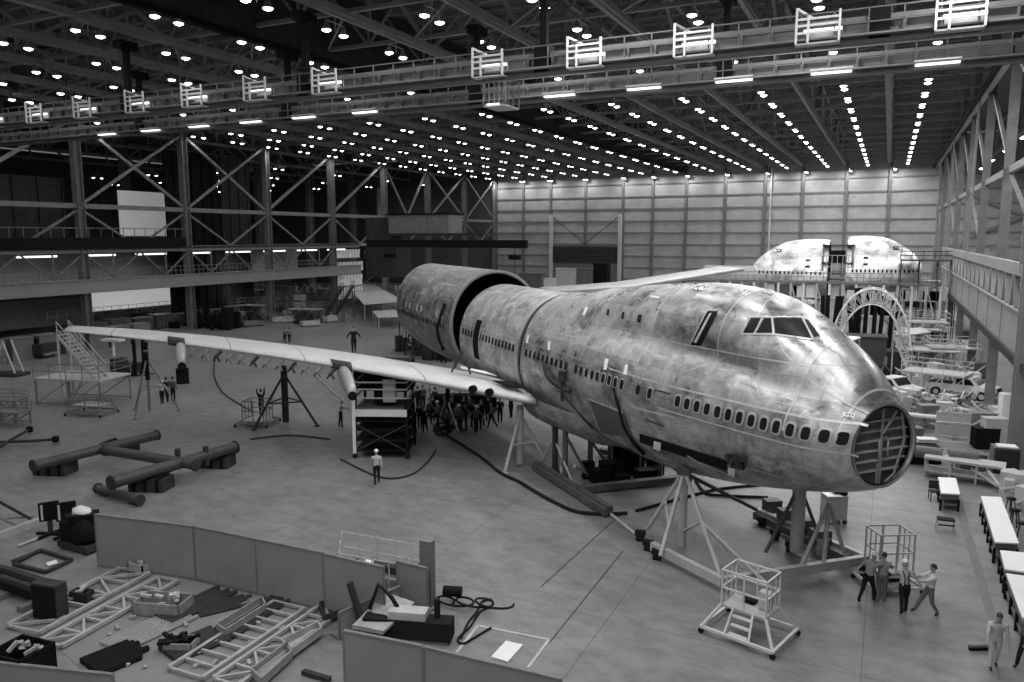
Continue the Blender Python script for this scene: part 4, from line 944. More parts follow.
for (x, y, lab) in ((56, 473, 'dark timber block under the left pipe end of the lifting frame'), (152, 489, 'dark timber block under the near pipe of the lifting frame'), (120, 452, 'dark timber block under the far crossing of the lifting frame'), (216, 466, 'dark timber block under the right end of the lifting frame')):
    p = at(x, y); r = thing('support_block', lab, 'block', p, 0.35); MB().slab(-0.9, 0.9, -0.55, 0.55, 0.0, 0.62).build('crate_body', steel_dark, r)
    t = MB(); 
    for k in (-0.6, 0, 0.6): t.slab(k - 0.08, k + 0.08, -0.58, 0.58, 0.02, 0.68)
    t.build('strap', black, r)
p, q = at(98, 488, 0.3), at(140, 500, 0.3)
r = thing('pipe_section', 'short dark pipe section on small feet in front of the lifting frame', 'pipe', Z((p + q) / 2, 0)); MB().tube(p, q, 0.2, 12).build('pipe', pipe_m, r, True)
for k in (0.15, 0.85): m_ = p.lerp(q, k); MB().box(Z(m_, 0.08), (0.5, 0.2, 0.16)).build('foot', steel_dark, r, True)
for k in (0, 1): m_ = p.lerp(q, k); MB().tube(m_ - (q - p).normalized() * .05, m_ + (q - p).normalized() * .05, 0.26, 12).build('flange', steel_dark, r, True)
# tow bars at far left
for i, (pp, lab) in enumerate(((((0, 452), (12, 444), (30, 434)), 'bent dark tow bar lying at the left edge behind the pipe frame'), (((0, 447), (30, 446), (56, 444)), 'straight dark tow bar with wheel end lying at the left edge'))):
    r = thing('tow_bar', lab, 'bar', at(*pp[1])); MB().path([Z(at(*q), 0.3) for q in pp], 0.09, 6).build('shaft', steel_dark, r, True); e = Z(at(*pp[-1]), 0.3); MB().lathe([(0.08, -.2), (0.2, -.15), (0.2, .15), (0.08, .2)], e, 10).build('hitch', black, r, True)
# ---- low barrier panels
def panel(x0, y0, x1, y1, hpx, label, m=panel_m, z=None):
    p, q = at(x0, y0), at(x1, y1); h = z or (zrow(p, y0 - hpx)); r = thing('barrier_panel', label, 'barrier', Z((p + q) / 2, 0)); d = (q - p).normalized(); nrm = V((-d.y, d.x, 0))
    t = MB(); t.plate([Z(p, 0.06), Z(q, 0.06), Z(q, h), Z(p, h)], 0.06); t.build('sheet', m, r, True)
    MB().beam(Z(p, h), Z(q, h), 0.1, 0.07).build('top_rail', steel, r, True); MB().beam(Z(p, 0.06), Z(q, 0.06), 0.1, 0.1).build('bottom_rail', steel, r, True)
    n = max(1, int((q - p).length / 2.6))
    for k in range(n + 1):
        e = p.lerp(q, k / n); MB().beam(Z(e, 0), Z(e, h), 0.07).beam(Z(e, 0.05), Z(e - nrm * -0.5, 0.05), 0.07).build('post', steel, r, True)
    return r
HP = 2.05
panel(99, 566, 196, 576 + 4, 50, 'grey sheet barrier panel at the left end of the long floor barrier', z=HP)
panel(197, 580, 325, 611, 50, 'grey sheet barrier panel in the middle of the long floor barrier', z=HP)
panel(326, 612, 385, 628, 50, 'grey sheet barrier panel at the right end of the long floor barrier', z=HP)
panel(346, 700, 424, 718, 70, 'grey sheet barrier panel at the bottom left of the front row', z=2.0)
panel(426, 719, 560, 756, 70, 'grey sheet barrier panel reaching the bottom edge beside the white floor sheet', z=2.0)
panel(340, 640, 400, 612, 50, 'short grey barrier panel turning the corner by the ramp plate', z=0.9)
panel(398, 606, 428, 614, 40, 'short grey barrier panel end behind the ramp plate', z=1.6)
panel(-30, 690, 115, 676 + 30, 50, 'low plain grey panel at the bottom left corner of the parts area', z=0.9)
# pale ramp plate
t = MB(); t.plate([at(353, 626, 0.5), at(385, 593, 0.9), at(415, 603, 0.9), at(384, 632, 0.5)], 0.08); t.beam(at(353, 626, 0.45), at(384, 632, 0.45), 0.12); t.slab(0, 0, 0, 0, 0, 0)
t.v = t.v[:-8]; t.f = t.f[:-6]; t.mi = t.mi[:-6]; t.sm = t.sm[:-6]
o = t.solo('ramp_plate', pal, 'pale tilted ramp plate leaning inside the barrier corner', 'plate')
r = thing('welding_machine', 'dark low machine with hoses beside the barrier corner', 'machine', at(412, 638), 0.3)
MB().slab(-1.5, 1.3, -0.3, 0.3, 0.1, 0.7).build('body', rubber, r); MB().slab(-0.7, 0.5, -0.25, 0.25, 0.7, 0.95).build('cover', steel_pale, r); MB().tube((-1.6, 0, 0.3), (-2.0, 0, 1.7), 0.12).build('lever', steel_dark, r); MB().path([(-1.4, 0.1, 0.8), (-1.2, 0.4, 1.5), (-0.7, 0.2, 1.2), (-0.4, 0.1, 0.8)], 0.07).build('hose', rubber, r); MB().tube((0.8, 0.1, 0.7), (0.8, 0.1, 1.3), 0.1).build('knob', rubber, r)
MB().slab(-1.4, 1.2, -0.25, 0.25, 0, 0.1).build('skid', steel, r)
# railed pit / platform with cabinet beyond the barrier
p = at(398, 590); r = thing('railed_platform', 'low railed platform with white slab behind the barrier corner', 'platform', p)
P = [at(343, 560), at(431, 577), at(424, 600), at(340, 584)]
t = MB()
for k in range(4):
    a, b = P[k], P[(k + 1) % 4]; n = 5
    for zz in (0.55, 1.15): t.beam(Z(a, zz), Z(b, zz), 0.035)
    for j in range(n): e = a.lerp(b, j / n); t.beam(Z(e, 0), Z(e, 1.2 + 0.3 * (j % 2)), 0.035)
t.build('railing', steel_pale, r, True)
MB().plate([at(366, 563, 0.45), at(423, 574, 0.45), at(420, 580, 0.45), at(364, 569, 0.45)], 0.3).build('white_slab', board, r, True)
MB().plate([at(374, 562, 0.7), at(418, 571, 0.7), at(417, 577, 0.7), at(373, 567, 0.7)], 0.25).build('dark_tray', steel_dark, r, True)
MB().path([at(348, 566, 0.5), at(356, 561, 0.6), at(366, 566, 0.5), at(358, 571, 0.4), at(347, 569, 0.5)], 0.12).build('coil', rubber, r, True)
p = at(428, 604); r = thing('control_pillar', 'narrow grey control pillar with coiled cable at the corner of the railed platform', 'cabinet', p)
MB().slab(-0.22, 0.22, -0.15, 0.15, 0, 2.3).build('body', steel, r); MB().slab(-0.35, -0.2, -0.2, 0.2, 0.9, 1.4).build('switch_box', steel_dark, r)
t = MB(); pts = [(0.3 + 0.5 * math.cos(a) + 0.12 * a, 0.3 + 0.3 * math.sin(a), 0.06 + 0.02 * a) for a in [k * 0.5 for k in range(40)]]; t.path(pts, 0.04, 5); t.build('coiled_cable', rubber, r)
MB().tube((0.5, 0.2, 0.5), (1.1, 0.4, 0.5), 0.18, 10).build('lamp_drum', black, r)
# floor cables
def cable(pts, r_, label, m=rubber, z=0.05):
    P = [Z(at(x, y), z) for x, y in pts]; out = []
    for i in range(len(P) - 1):
        p0, p1, p2, p3 = P[max(0, i - 1)], P[i], P[i + 1], P[min(len(P) - 1, i + 2)]
        for k in range(6):
            t_ = k / 6; out.append(0.5 * ((2 * p1) + (p2 - p0) * t_ + (2 * p0 - 5 * p1 + 4 * p2 - p3) * t_ * t_ + (3 * p1 - p0 - 3 * p2 + p3) * t_ ** 3))
    out.append(P[-1]); return MB().path(out, r_, 6).solo('floor_cable', m, label, 'cable')
cable([(436, 430), (452, 440), (480, 458), (500, 474), (520, 484), (545, 499), (575, 513), (605, 516), (627, 515)], 0.08, 'thick black cable snaking from the crowd under the wing to the nose stand', z=0.1)
cable([(461, 640), (468, 624), (476, 614), (482, 603), (491, 601), (492, 607), (480, 613), (470, 628), (458, 640), (463, 645), (476, 638), (491, 629)], 0.035, 'thin black looped cable lying near the white floor sheet')
cable([(341, 460), (380, 478), (410, 476), (428, 462), (436, 450)], 0.05, 'dark hose curving over the floor behind the lone walking worker', steel_dark)
cable([(215, 360), (214, 375), (222, 392), (240, 405), (252, 412)], 0.06, 'grey air hose curling on the floor below the wing brackets', steel_dark)
cable([(313, 372), (322, 382), (336, 395), (344, 400)], 0.05, 'pale hose dropping towards the black work stand', steel_pale)
cable([(636, 512), (690, 497), (720, 490), (760, 486)], 0.08, 'black hose passing under the fuselage belly towards the nose cradle')
cable([(695, 480), (705, 494), (722, 497), (768, 499)], 0.07, 'black hose arching behind the left tower of the nose cradle', z=0.08)
cable([(434, 432), (436, 425), (446, 424), (452, 430), (444, 436), (436, 434), (440, 430), (450, 432)], 0.08, 'coil of dark hose on the floor under the wing root')
cable([(250, 440), (290, 436), (330, 440)], 0.05, 'dark air line lying between the two wing jacks', steel_dark)
# pit cover outline + white sheet
t = MB()
for p, q in (((478, 626), (549, 640)), ((549, 640), (528, 668)), ((478, 626), (455, 655))): t.beam(Z(at(*p), 0.012), Z(at(*q), 0.012), 0.09, 0.02)
t.solo('pit_frame', steel_pale, 'thin metal outline of a pit cover set in the floor near the bottom', 'frame')
t = MB(); t.plate([at(506, 641, 0.03), at(523, 645, 0.03), at(508, 662, 0.03), at(491, 657, 0.03)], 0.03); t.solo('white_sheet', board, 'small white board lying flat on the floor inside the pit outline', 'board')
for (pp, lab) in ((((541, 587), (623, 512)), 'left'), (((550, 642), (623, 551)), 'right')):
    t = MB(); t.beam(Z(at(*pp[0]), 0.008), Z(at(*pp[1]), 0.008), 0.04, 0.012); o = t.build('trim_5', mat('floor_line', 0.05, 0.7)); struct(o)
# dark painted aisle band at right
t = MB(); t.plate([at(955, 505, 0.006), at(962, 500, 0.006), at(1003, 640, 0.006), at(985, 610, 0.006)], 0.004); struct(t.build('trim_6', mat('aisle_paint', 0.13, 0.6, 0, 0.2, 2)))
# ---- parts laid out on the floor behind the barrier
def ladder_truss(x0, y0, x1, y1, wid, label, m=pal, tri=True, n=8):
    p, q = at(x0, y0), at(x1, y1); d = (q - p).normalized(); s_ = V((-d.y, d.x, 0)) * wid; L_ = (q - p).length
    r = thing('frame_truss', label, 'truss', Z((p + q) / 2 + s_ / 2, 0)); t = MB(); t.beam(Z(p, .12), Z(q, .12), 0.12); t.beam(Z(p + s_, .12), Z(q + s_, .12), 0.12); t.build('chord', m, r, True)
    t = MB()
    for k in range(n + 1):
        a = p.lerp(q, k / n); t.beam(Z(a, .12), Z(a + s_, .12), 0.08)
        if tri and k < n: b = p.lerp(q, (k + 1) / n); t.beam(Z(a if k % 2 else a + s_, .12), Z(b + s_ if k % 2 else b, .12), 0.08)
    t.build('web', m, r, True); return r
ladder_truss(62, 650, 178, 584, 0.9, 'pale lattice truss laid on the floor, nearest the middle of the parts area', n=6)
ladder_truss(40, 636, 150, 576, 1.4, 'wide pale lattice truss laid on the floor at the left of the parts area', n=5)
ladder_truss(203, 682, 305, 612, 1.3, 'pale ladder shaped frame laid on the floor in the right of the parts area', n=8, tri=False)
ladder_truss(238, 690, 345, 612, 0.9, 'long pale rail frame laid on the floor close to the barrier', n=6)
def rods(x0, y0, x1, y1, n, wid, label, m, rr=0.07):
    p, q = at(x0, y0), at(x1, y1); d = (q - p).normalized(); s_ = V((-d.y, d.x, 0)) * (wid / n)
    for k in range(n):
        o = MB().tube(Z(p + s_ * k, rr), Z(q + s_ * k + d * RND.uniform(-.3, .3), rr), rr, 6).solo('steel_bar', m, label, 'bar', label)
rods(120, 655, 200, 617, 7, 1.2, 'steel bars laid side by side in the middle of the parts area', brd)
rods(172, 626, 236, 594, 6, 1.0, 'dark bars laid side by side near the centre of the barrier', steel_dark, 0.09)
rods(200, 618, 248, 606, 6, 0.9, 'dark slats laid in a sheaf just below the barrier foot', steel_dark, 0.06)
rods(176, 664, 232, 640, 8, 1.2, 'black bars laid in a sheaf beside the pale ladder frame', steel_dark, 0.09)
rods(232, 640, 290, 602, 7, 1.0, 'black bars laid in a sheaf at the right of the parts area', steel_dark, 0.08)
rods(98, 678, 150, 656, 8, 1.3, 'short black bars heaped near the bottom of the parts area', black, 0.1)
# crate of fittings
def crate(x, y, w, d, h, rz, label, m, fill=True, n=9, m2=steel_pale):
    r = thing('parts_crate', label, 'crate', at(x, y), rz); t = MB(); t.slab(-w / 2, w / 2, -d / 2, d / 2, 0.03, 0.08)
    t.slab(-w / 2, w / 2, -d / 2, -d / 2 + .05, 0, h); t.slab(-w / 2, w / 2, d / 2 - .05, d / 2, 0, h); t.slab(-w / 2, -w / 2 + .05, -d / 2, d / 2, 0, h); t.slab(w / 2 - .05, w / 2, -d / 2, d / 2, 0, h); t.build('box', m, r)
    t = MB()
    for k in range(n): c = (RND.uniform(-w * .35, w * .35), RND.uniform(-d * .3, d * .3), h * 0.9); t.beam(c, (c[0] + RND.uniform(-.4, .4), c[1] + RND.uniform(-.3, .3), h + RND.uniform(0, .15)), 0.12, 0.08)
    o = t.build('contents', m2, r); o['kind'] = 'stuff'; return r
crate(164, 612, 1.7, 0.9, 0.5, 0.3, 'pale open crate of metal fittings standing among the floor trusses', brd)
crate(141, 572, 0.8, 0.5, 0.4, 0.0, 'small pale crate at the foot of the barrier', pal, n=3)
crate(82, 600, 0.7, 0.4, 0.35, 0.2, 'small dark crate beside the black cabinet at left', steel_dark, n=2)
crate(182, 650, 0.9, 0.6, 0.35, 0.4, 'tray of small dark castings in the middle of the parts area', brd, n=14, m2=black)
crate(24, 650 + 30, 1.3, 1.1, 1.0, 0.1, 'black open bin with pale scrap at the bottom left corner', black, n=8, m2=pal)
# angled sheet-metal trays
for (q, lab, m) in (([(217, 634), (262, 606), (266, 614), (226, 640)], 'folded dark sheet tray lying between the bar sheaves', brd), ([(282, 650), (318, 632), (322, 638), (292, 660)], 'shallow pale tray lying at the right of the parts area', pal), ([(252, 680), (286, 654), (292, 662), (262, 690)], 'grey tray lying near the bottom barrier', brd), ([(320, 612), (344, 606), (346, 618), (324, 626)], 'dark square plate standing near the barrier end', steel_dark)):
    t = MB(); P = [Z(at(x, y), 0.12) for x, y in q]; t.plate(P, 0.05)
    for k in range(4): t.beam(P[k] + V((0, 0, .12)), P[(k + 1) % 4] + V((0, 0, .12)), 0.05, 0.26)
    t.solo('sheet_tray', m, lab, 'tray')
for i in range(26):
    p = at(RND.uniform(105, 290), RND.uniform(618, 672)); t = MB(); t.beam(Z(p, .06), Z(p + V((RND.uniform(-.25, .25), RND.uniform(-.25, .25), 0)), .1), 0.1, 0.08); t.solo('loose_fitting', pal if i % 2 else brd, 'small loose metal fitting lying among the parts on the floor', 'fitting', 'loose fittings in the parts area')
# white drop sheet under the parts
t = MB(); t.plate([at(38, 628, 0.01), at(150, 572, 0.01), at(345, 612, 0.01), at(240, 700, 0.01), at(112, 700, 0.01)], 0.008); t.solo('floor_sheet', mat('drop_sheet', 0.2, 0.8, 0, 0.1, 2), 'pale floor sheet spread under the laid out parts behind the barrier', 'sheet')
# ---- items left of the barrier
for (x, lab) in ((51, 'dark upright jack board on a cross foot, left of the pair'), (68, 'dark upright jack board on a cross foot, right of the pair')):
    p = at(x, 535); r = thing('upright_board', lab, 'board', p, math.atan2(p.y, p.x) - PI / 2); h = zrow(p, 502); MB().slab(-0.38, 0.38, -0.06, 0.06, h * 0.45, h).build('board', black, r); MB().slab(-0.1, 0.1, -0.05, 0.05, 0.05, h * 0.5).build('post', steel_dark, r); MB().beam((-0.5, -0.4, 0.05), (0.5, 0.4, 0.05), 0.12).beam((-0.5, 0.4, 0.05), (0.5, -0.4, 0.05), 0.12).build('cross_foot', black, r)
    MB().slab(-0.3, -0.22, -0.08, -0.06, h * 0.5, h * 0.95).build('edge_strip', steel_pale, r)
p = at(84, 548); r = thing('tarp_bundle', 'black tarpaulin bundle with white cloth piled on a low dolly left of the barrier', 'bundle', p)
t = MB(); t.box((-.1, 0, .75), (1.3, .8, .8), .2); t.box((.2, .05, 1.2), (.8, .7, .6), .7); t.box((-.35, -.1, 1.15), (.5, .6, .5), 1.1); t.lathe([(0.5, 0.35), (0.6, 0.6), (0.5, 1.1), (0.1, 1.5)], (0.25, -.1, 0), 8, (1, 0.8)); t.build('bundle', black, r); t = MB(); t.lathe([(0.5, 1.35), (0.45, 1.6), (0.1, 1.72)], (-0.05, 0.05, 0.02), 9, (1, .6)); t.build('cloth', white, r); MB().slab(-0.9, 0.9, -0.5, 0.5, 0.1, 0.35).build('dolly', steel_dark, r)
for a in (-.7, .7): MB().tube((a, -.45, .1), (a, -.35, .1), 0.1, 8).build('caster', rubber, r)
p = at(52, 618); r = thing('tool_cabinet', 'small dark ribbed cabinet standing in front of the black beam bundle', 'cabinet', p, 0.15); MB().slab(-0.55, 0.5, -0.22, 0.22, 0, 1.25).build('body', steel_dark, r)
for k in range(4): MB().slab(-0.5, 0.45, -0.25, -0.22, 0.1 + .28 * k, 0.33 + .28 * k).build('drawer', black, r)
t = MB(); 
for k in range(4): t = MB(); a = Z(at(0, 578 + 5 * k), 0.35 + .04 * (k % 2)); b = Z(at(58, 597 + 5 * k), 0.35); t.beam(a, b, 0.22, 0.3); t.solo('long_beam', black if k % 2 else steel_dark, 'long dark beam in the bundle lying at the left edge', 'beam', 'bundle of long dark beams at the left edge')
for k in (0.2, 0.75): a = at(0, 592).lerp(at(58, 606), k); MB().box(Z(a, 0.1), (0.3, 1.6, 0.2)).solo('sleeper', wood_dark, 'short timber sleeper under the bundle of long dark beams', 'timber', 'sleepers under the beam bundle')
t = MB(); P = [at(14, 566), at(46, 574), at(72, 562), at(40, 552)]
for k in range(4): t.beam(Z(P[k], 0.08), Z(P[(k + 1) % 4], 0.08), 0.12)
t.solo('flat_frame', steel_dark, 'dark flat rectangular frame lying on the floor left of the barrier', 'frame')
t = MB(); t.plate([at(46, 563, 0.06), at(56, 560, 0.06), at(58, 563, 0.06), at(48, 566, 0.06)], 0.03); t.solo('paper_sheet', board, 'small white sheet lying inside the dark flat frame', 'paper')
for (p, q, lab) in (((12, 563), (40, 553), 'thin dark bar with block end lying above the flat frame'), ((18, 548), (38, 540), 'short pale stick lying on the floor near the upright boards')):
    MB().tube(Z(at(*p), .08), Z(at(*q), .08), 0.06).solo('floor_rod', steel_dark if p[0] == 12 else pal, lab, 'rod')
# white curb rail & trestle at the left edge
t = MB(); t.beam(Z(at(-5, 541), 0.15), Z(at(44, 523), 0.15), 0.3, 0.3); t.solo('pale_kerb', pal, 'pale kerb rail running from the left edge to the upright boards', 'rail')
r = thing('trestle', 'dark sloping trestle frame at the left edge above the pale kerb', 'trestle', at(0, 530)); t = MB(); a = at(-6, 535); t.beam(Z(a, zrow(a, 497)), Z(at(36, 524), 0.1), 0.12); t.build('long_leg', steel_dark, r, True)
t = MB(); t.beam(Z(a, zrow(a, 515)), Z(at(22, 530), 0.1), 0.08); t.beam(Z(a, zrow(a, 520)), Z(at(34, 523), 0.3), 0.06); t.beam(Z(a, 0), Z(a, zrow(a, 495)), 0.1); t.build('brace', steel, r, True)
# bar lying at bottom
MB().beam(Z(at(303, 674), .06), Z(at(330, 682), .06), 0.15).solo('floor_bar', steel_dark, 'short dark bar on the floor near the bottom edge of the picture', 'bar')
# ================================================================ PEOPLE
def rotx(v, a):  # pitch forward (towards -Y) by a
    c, s = math.cos(a), math.sin(a); return V((v.x, v.y * c - v.z * s, v.y * s + v.z * c))
shoe_m = mat('shoes', 0.03, 0.6)
eye_m = mat('eye_dark', 0.03, 0.4)
def body(pose, shirt, trousers, sleeve='long', H=1.76, tint=None):
    """one continuous body facing -Y, standing on z=0. pose: lean, twist, legs [(hip, knee), ..], arms [(pitch, out, elbow), ..], all degrees"""
    R = math.radians; S = H / 1.76
    lean = R(pose.get('lean', 0)); legs = pose.get('legs', [(0, 4), (0, 4)]); arms = pose.get('arms', [(5, 8, 15), (5, 8, 15)])
    pts = []; edges = []; rad = []; mats = []
    def add(p, r, par=None, m=0):
        pts.append(p); k_ = 1.16 if m in (0, 1) else 1.08; rad.append((r[0] * k_, r[1] * k_))
        if par is not None: edges.append((par, len(pts) - 1)); mats.append(m)
        return len(pts) - 1
    # legs first to find hip height
    leg = []
    for (hip, knee) in legs:
        a = R(hip); th = V((0, -math.sin(a), -math.cos(a))) * 0.44; b = a - R(knee); sh = V((0, -math.sin(b), -math.cos(b))) * 0.42; leg.append((th, sh))
    low = min((t + s_).z for t, s_ in leg); hz = -low + 0.09
    P = V((0, 0, hz + 0.02)); spine = lambda d: V((0, -math.sin(lean), math.cos(lean))) * d
    i0 = add(P, (0.155, 0.115), None)                                    # pelvis, root
    i1 = add(P + spine(0.16), (0.14, 0.1), i0, 0); i2 = add(P + spine(0.34), (0.165, 0.12), i1, 0); i3 = add(P + spine(0.47), (0.13, 0.1), i2, 0)
    i4 = add(P + spine(0.545), (0.058, 0.058), i3, 2); i5 = add(P + spine(0.62), (0.055, 0.055), i4, 2)
    hand = []
    for sd, (pitch, out, elb) in zip((-1, 1), arms):
        sh = P + spine(0.46) + V((sd * 0.2, 0, 0)); j = add(sh, (0.068, 0.065), i3, 0)
        a = R(pitch) + lean * 0.0; o = R(out)
        d = V((sd * math.sin(o), -math.sin(a) * math.cos(o), -math.cos(a) * math.cos(o))); e = sh + d * 0.3; k = add(e, (0.047, 0.047), j, 0)
        a2 = a + R(elb); d2 = V((sd * math.sin(o * 0.5), -math.sin(a2), -math.cos(a2))).normalized(); wv_ = e + d2 * 0.26
        l = add(e.lerp(wv_, 0.5), (0.04, 0.04), k, 0 if sleeve == 'long' else 2); m_ = add(wv_, (0.027, 0.027), l, 0 if sleeve == 'long' else 2); hand.append((wv_, d2, sd)); add(wv_ + d2 * 0.08, (0.034, 0.018), m_, 2)
    for sd, (th, shn) in zip((-1, 1), leg):
        hp = P + V((sd * 0.095, 0, -0.04)); j = add(hp, (0.1, 0.1), i0, 1); kn = hp + th; q = add(hp.lerp(kn, 0.5), (0.08, 0.085), j, 1); k = add(kn, (0.06, 0.062), q, 1); an = kn + shn
        c_ = add(kn.lerp(an, 0.35), (0.058, 0.06), k, 1); l = add(an, (0.045, 0.045), c_, 1); add(an + V((0, -0.13, -0.045)), (0.042, 0.035), l, 3)
    me = bpy.data.meshes.new('body_cage'); me.from_pydata([p * S for p in pts], edges, []); o = bpy.data.objects.new('body_cage', me); C.objects.link(o)
    md = o.modifiers.new('s', 'SKIN'); sv = me.skin_vertices[0].data
    for k, r in enumerate(rad): sv[k].radius = (r[0] * S, r[1] * S); sv[k].use_root = (k == 0)
    sb = o.modifiers.new('b', 'SUBSURF'); sb.levels = 1; sb.render_levels = 1
    bpy.context.view_layer.update(); ev = o.evaluated_get(bpy.context.evaluated_depsgraph_get()); m2 = ev.to_mesh()
    t = MB(); t.smooth = True; vs = [v.co.copy() for v in m2.vertices]; fs = [tuple(p.vertices) for p in m2.polygons]; base = len(t.v); t.add(vs, fs)
    for fi, f_ in enumerate(fs):
        c = sum((vs[i] for i in f_), V((0, 0, 0))) / len(f_) / S; best = (9, 0)
        for (a, b), mm in zip(edges, mats):
            ab = pts[b] - pts[a]; u = max(0, min(1, (c - pts[a]).dot(ab) / max(1e-6, ab.length_squared))); dd = (c - pts[a] - ab * u).length
            if dd < best[0]: best = (dd, mm if not (mm == 0 and a == 0 and u < 0.45) else 1)
        t.mi[fi] = best[1]
    ev.to_mesh_clear(); bpy.data.objects.remove(o); bpy.data.meshes.remove(me)
    # head with brow, nose, chin, ears
    hc = (P + spine(0.73)) + V((0, -0.015, 0)); tl = R(pose.get('nod', 0)) + lean * 0.6; t.m = 2
    def hp_(x, y, z): q = rotx(V((x, y, z)), tl); return (hc + q) * S
    prof = [(0.0, -0.125), (0.04, -0.12), (0.06, -0.09), (0.071, -0.04), (0.077, 0.01), (0.075, 0.06), (0.058, 0.1), (0.03, 0.122), (0, 0.128)]; n = 12; rings = []
    for r, z in prof: rings.append([hp_(r * math.cos(2 * PI * k / n), r * 1.22 * math.sin(2 * PI * k / n) - (0.018 if z < -0.06 else 0), z) for k in range(n)])
    t.loft(rings)
    t.loft([[hp_(0.013 * s_, y, z) for s_, y, z in ((-1, -0.088, -0.03), (1, -0.088, -0.03), (0.5, -0.088, 0.02), (-0.5, -0.088, 0.02))], [hp_(0.006 * s_, y, z) for s_, y, z in ((-1, -0.113, -0.028), (1, -0.113, -0.028), (0.5, -0.092, 0.018), (-0.5, -0.092, 0.018))]], True)
    for sd in (-1, 1):
        t.loft([[hp_(sd * x, y, z) for y, z in ((-0.012, -0.03), (0.012, -0.03), (0.018, 0.02), (-0.006, 0.02))] for x in (0.07, 0.088)], True)
        t.m = 4; t.loft([[hp_(sd * 0.03 + x, y, 0.004 + z) for x, z in ((-0.011, 0), (0, -0.006), (0.011, 0), (0, 0.006))] for y in (-0.08, -0.0875)], True); t.m = 2
    t.m = 4; t.loft([[hp_(x, y, -0.058 + z) for x, z in ((-0.02, 0), (0, -0.004), (0.02, 0), (0, 0.003))] for y in (-0.08, -0.094)], True); t.m = 2
    # hands: four bent fingers and a thumb
    for w_, d, sd in hand:
        up = V((0, 1, 0)) if abs(d.z) > 0.7 else V((0, 0, 1)); sidev = d.cross(up).normalized(); bend = sidev.cross(d).normalized()
        for k, ln in enumerate((0.068, 0.076, 0.072, 0.056)):
            b0 = w_ + d * 0.085 + sidev * ((k - 1.5) * 0.019); b1 = b0 + d * ln * 0.5 - bend * 0.008; b2 = b1 + d * ln * 0.4 - bend * 0.028
            t.path([b0 * S, b1 * S, b2 * S], 0.0088 * S, 5)
        b0 = w_ + d * 0.03 + sidev * (sd * -0.03); t.path([b0 * S, (b0 + d * 0.035 + sidev * (sd * -0.025)) * S, (b0 + d * 0.065 + sidev * (sd * -0.028) - bend * 0.01) * S], 0.0105 * S, 5)
    return t, [shirt, trousers, skin_m, shoe_m, eye_m], hp_, (P, spine, S)
def person(name_label, loc, rz, pose, shirt, trousers, head='hair', sleeve='long', H=1.76, group=None, braces=False, z=0):
    t, ms, hp_, (P, spine, S) = body(pose, shirt, trousers, sleeve, H)
    r = bpy.data.objects.new('person', t.mesh('person', ms)); C.objects.link(r); r.location = Z(loc, z); r.rotation_euler = (0, 0, rz); tag(r, name_label, 'person', group)
    n = 14; h = MB()
    if head == 'helmet':
        rings = []
        for rr, z_ in ((0.115, 0.035), (0.118, 0.042), (0.098, 0.05), (0.094, 0.09), (0.075, 0.13), (0.04, 0.152), (0.005, 0.157)): rings.append([hp_(rr * math.cos(2 * PI * k / n), rr * 1.2 * math.sin(2 * PI * k / n) - (0.018 if z_ < 0.045 else 0), z_) for k in range(n)])
        h.loft(rings, True); h.build('hard_hat', helmet_m, r)
    else:
        rings = []
        for rr, z_, yo in ((0.079, -0.03, 0.03), (0.084, 0.02, 0.02), (0.084, 0.07, 0.008), (0.066, 0.112, 0.004), (0.034, 0.136, 0), (0.004, 0.141, 0)): rings.append([hp_(rr * math.cos(2 * PI * k / n), rr * 1.18 * math.sin(2 * PI * k / n) + yo, z_) for k in range(n)])
        h.loft(rings, True); h.build('hair', hair_m, r)
    if braces:
        for sd in (-1, 1):
            b = MB(); b.path([(P + spine(0.05) + V((sd * 0.07, 0.135, 0))) * S, (P + spine(0.3) + V((sd * 0.05, 0.145, 0))) * S, (P + spine(0.47) + V((sd * 0.09, 0.1, 0.02))) * S, (P + spine(0.49) + V((sd * 0.1, -0.05, 0.03))) * S, (P + spine(0.3) + V((sd * 0.08, -0.14, 0))) * S], 0.018 * S, 5); b.build('strap', cloth_d, r)
    return r
POSES = dict(
    stand=dict(lean=2, legs=[(3, 4), (-4, 3)], arms=[(6, 8, 12), (2, 9, 18)]),
    walk=dict(lean=5, legs=[(22, 12), (-16, 18)], arms=[(-18, 8, 15), (24, 8, 25)]),
    push=dict(lean=18, legs=[(26, 22), (-20, 10)], arms=[(82, 8, 12), (74, 6, 20)]),
    pull=dict(lean=-6, legs=[(30, 6), (-8, 24)], arms=[(62, 4, 18), (66, 6, 20)], nod=10),
    fore=dict(lean=8, legs=[(6, 6), (-6, 6)], arms=[(50, 10, 30), (46, 12, 35)], nod=15),
    work=dict(lean=0, legs=[(4, 4), (-4, 4)], arms=[(130, 8, 20), (118, 8, 30)], nod=-20),
    hips=dict(lean=2, legs=[(6, 4), (-6, 4)], arms=[(-20, 38, 70), (-20, 38, 70)]),
    stoop=dict(lean=38, legs=[(20, 26), (-2, 20)], arms=[(40, 6, 15), (48, 6, 20)], nod=-10))
def face(dx, dy):  # rotation so that the body (facing -Y) looks along image-plane right/away vector
    d = RT * dx + F0 * dy; return math.atan2(d.y, d.x) + PI / 2
person('worker in white hard hat and pale shirt leaning on the railed stand, back turned', at(867, 602), face(0.8, 0.5), POSES['push'], cloth_l if False else mat('grey_shirt', 0.28, 0.9), cloth_d, 'helmet')
person('bareheaded worker half hidden beside the hard hat worker at the railed stand', at(881, 602), face(0.5, 0.8), POSES['fore'], mat('grey_shirt', 0.28), cloth_m, 'hair', H=1.7)
person('worker in white hard hat and dark overalls with crossed straps, seen from behind', at(903, 613), face(0.1, 1), POSES['fore'], mat('shirt_pale', 0.42, 0.9), cloth_d, 'helmet', braces=True)
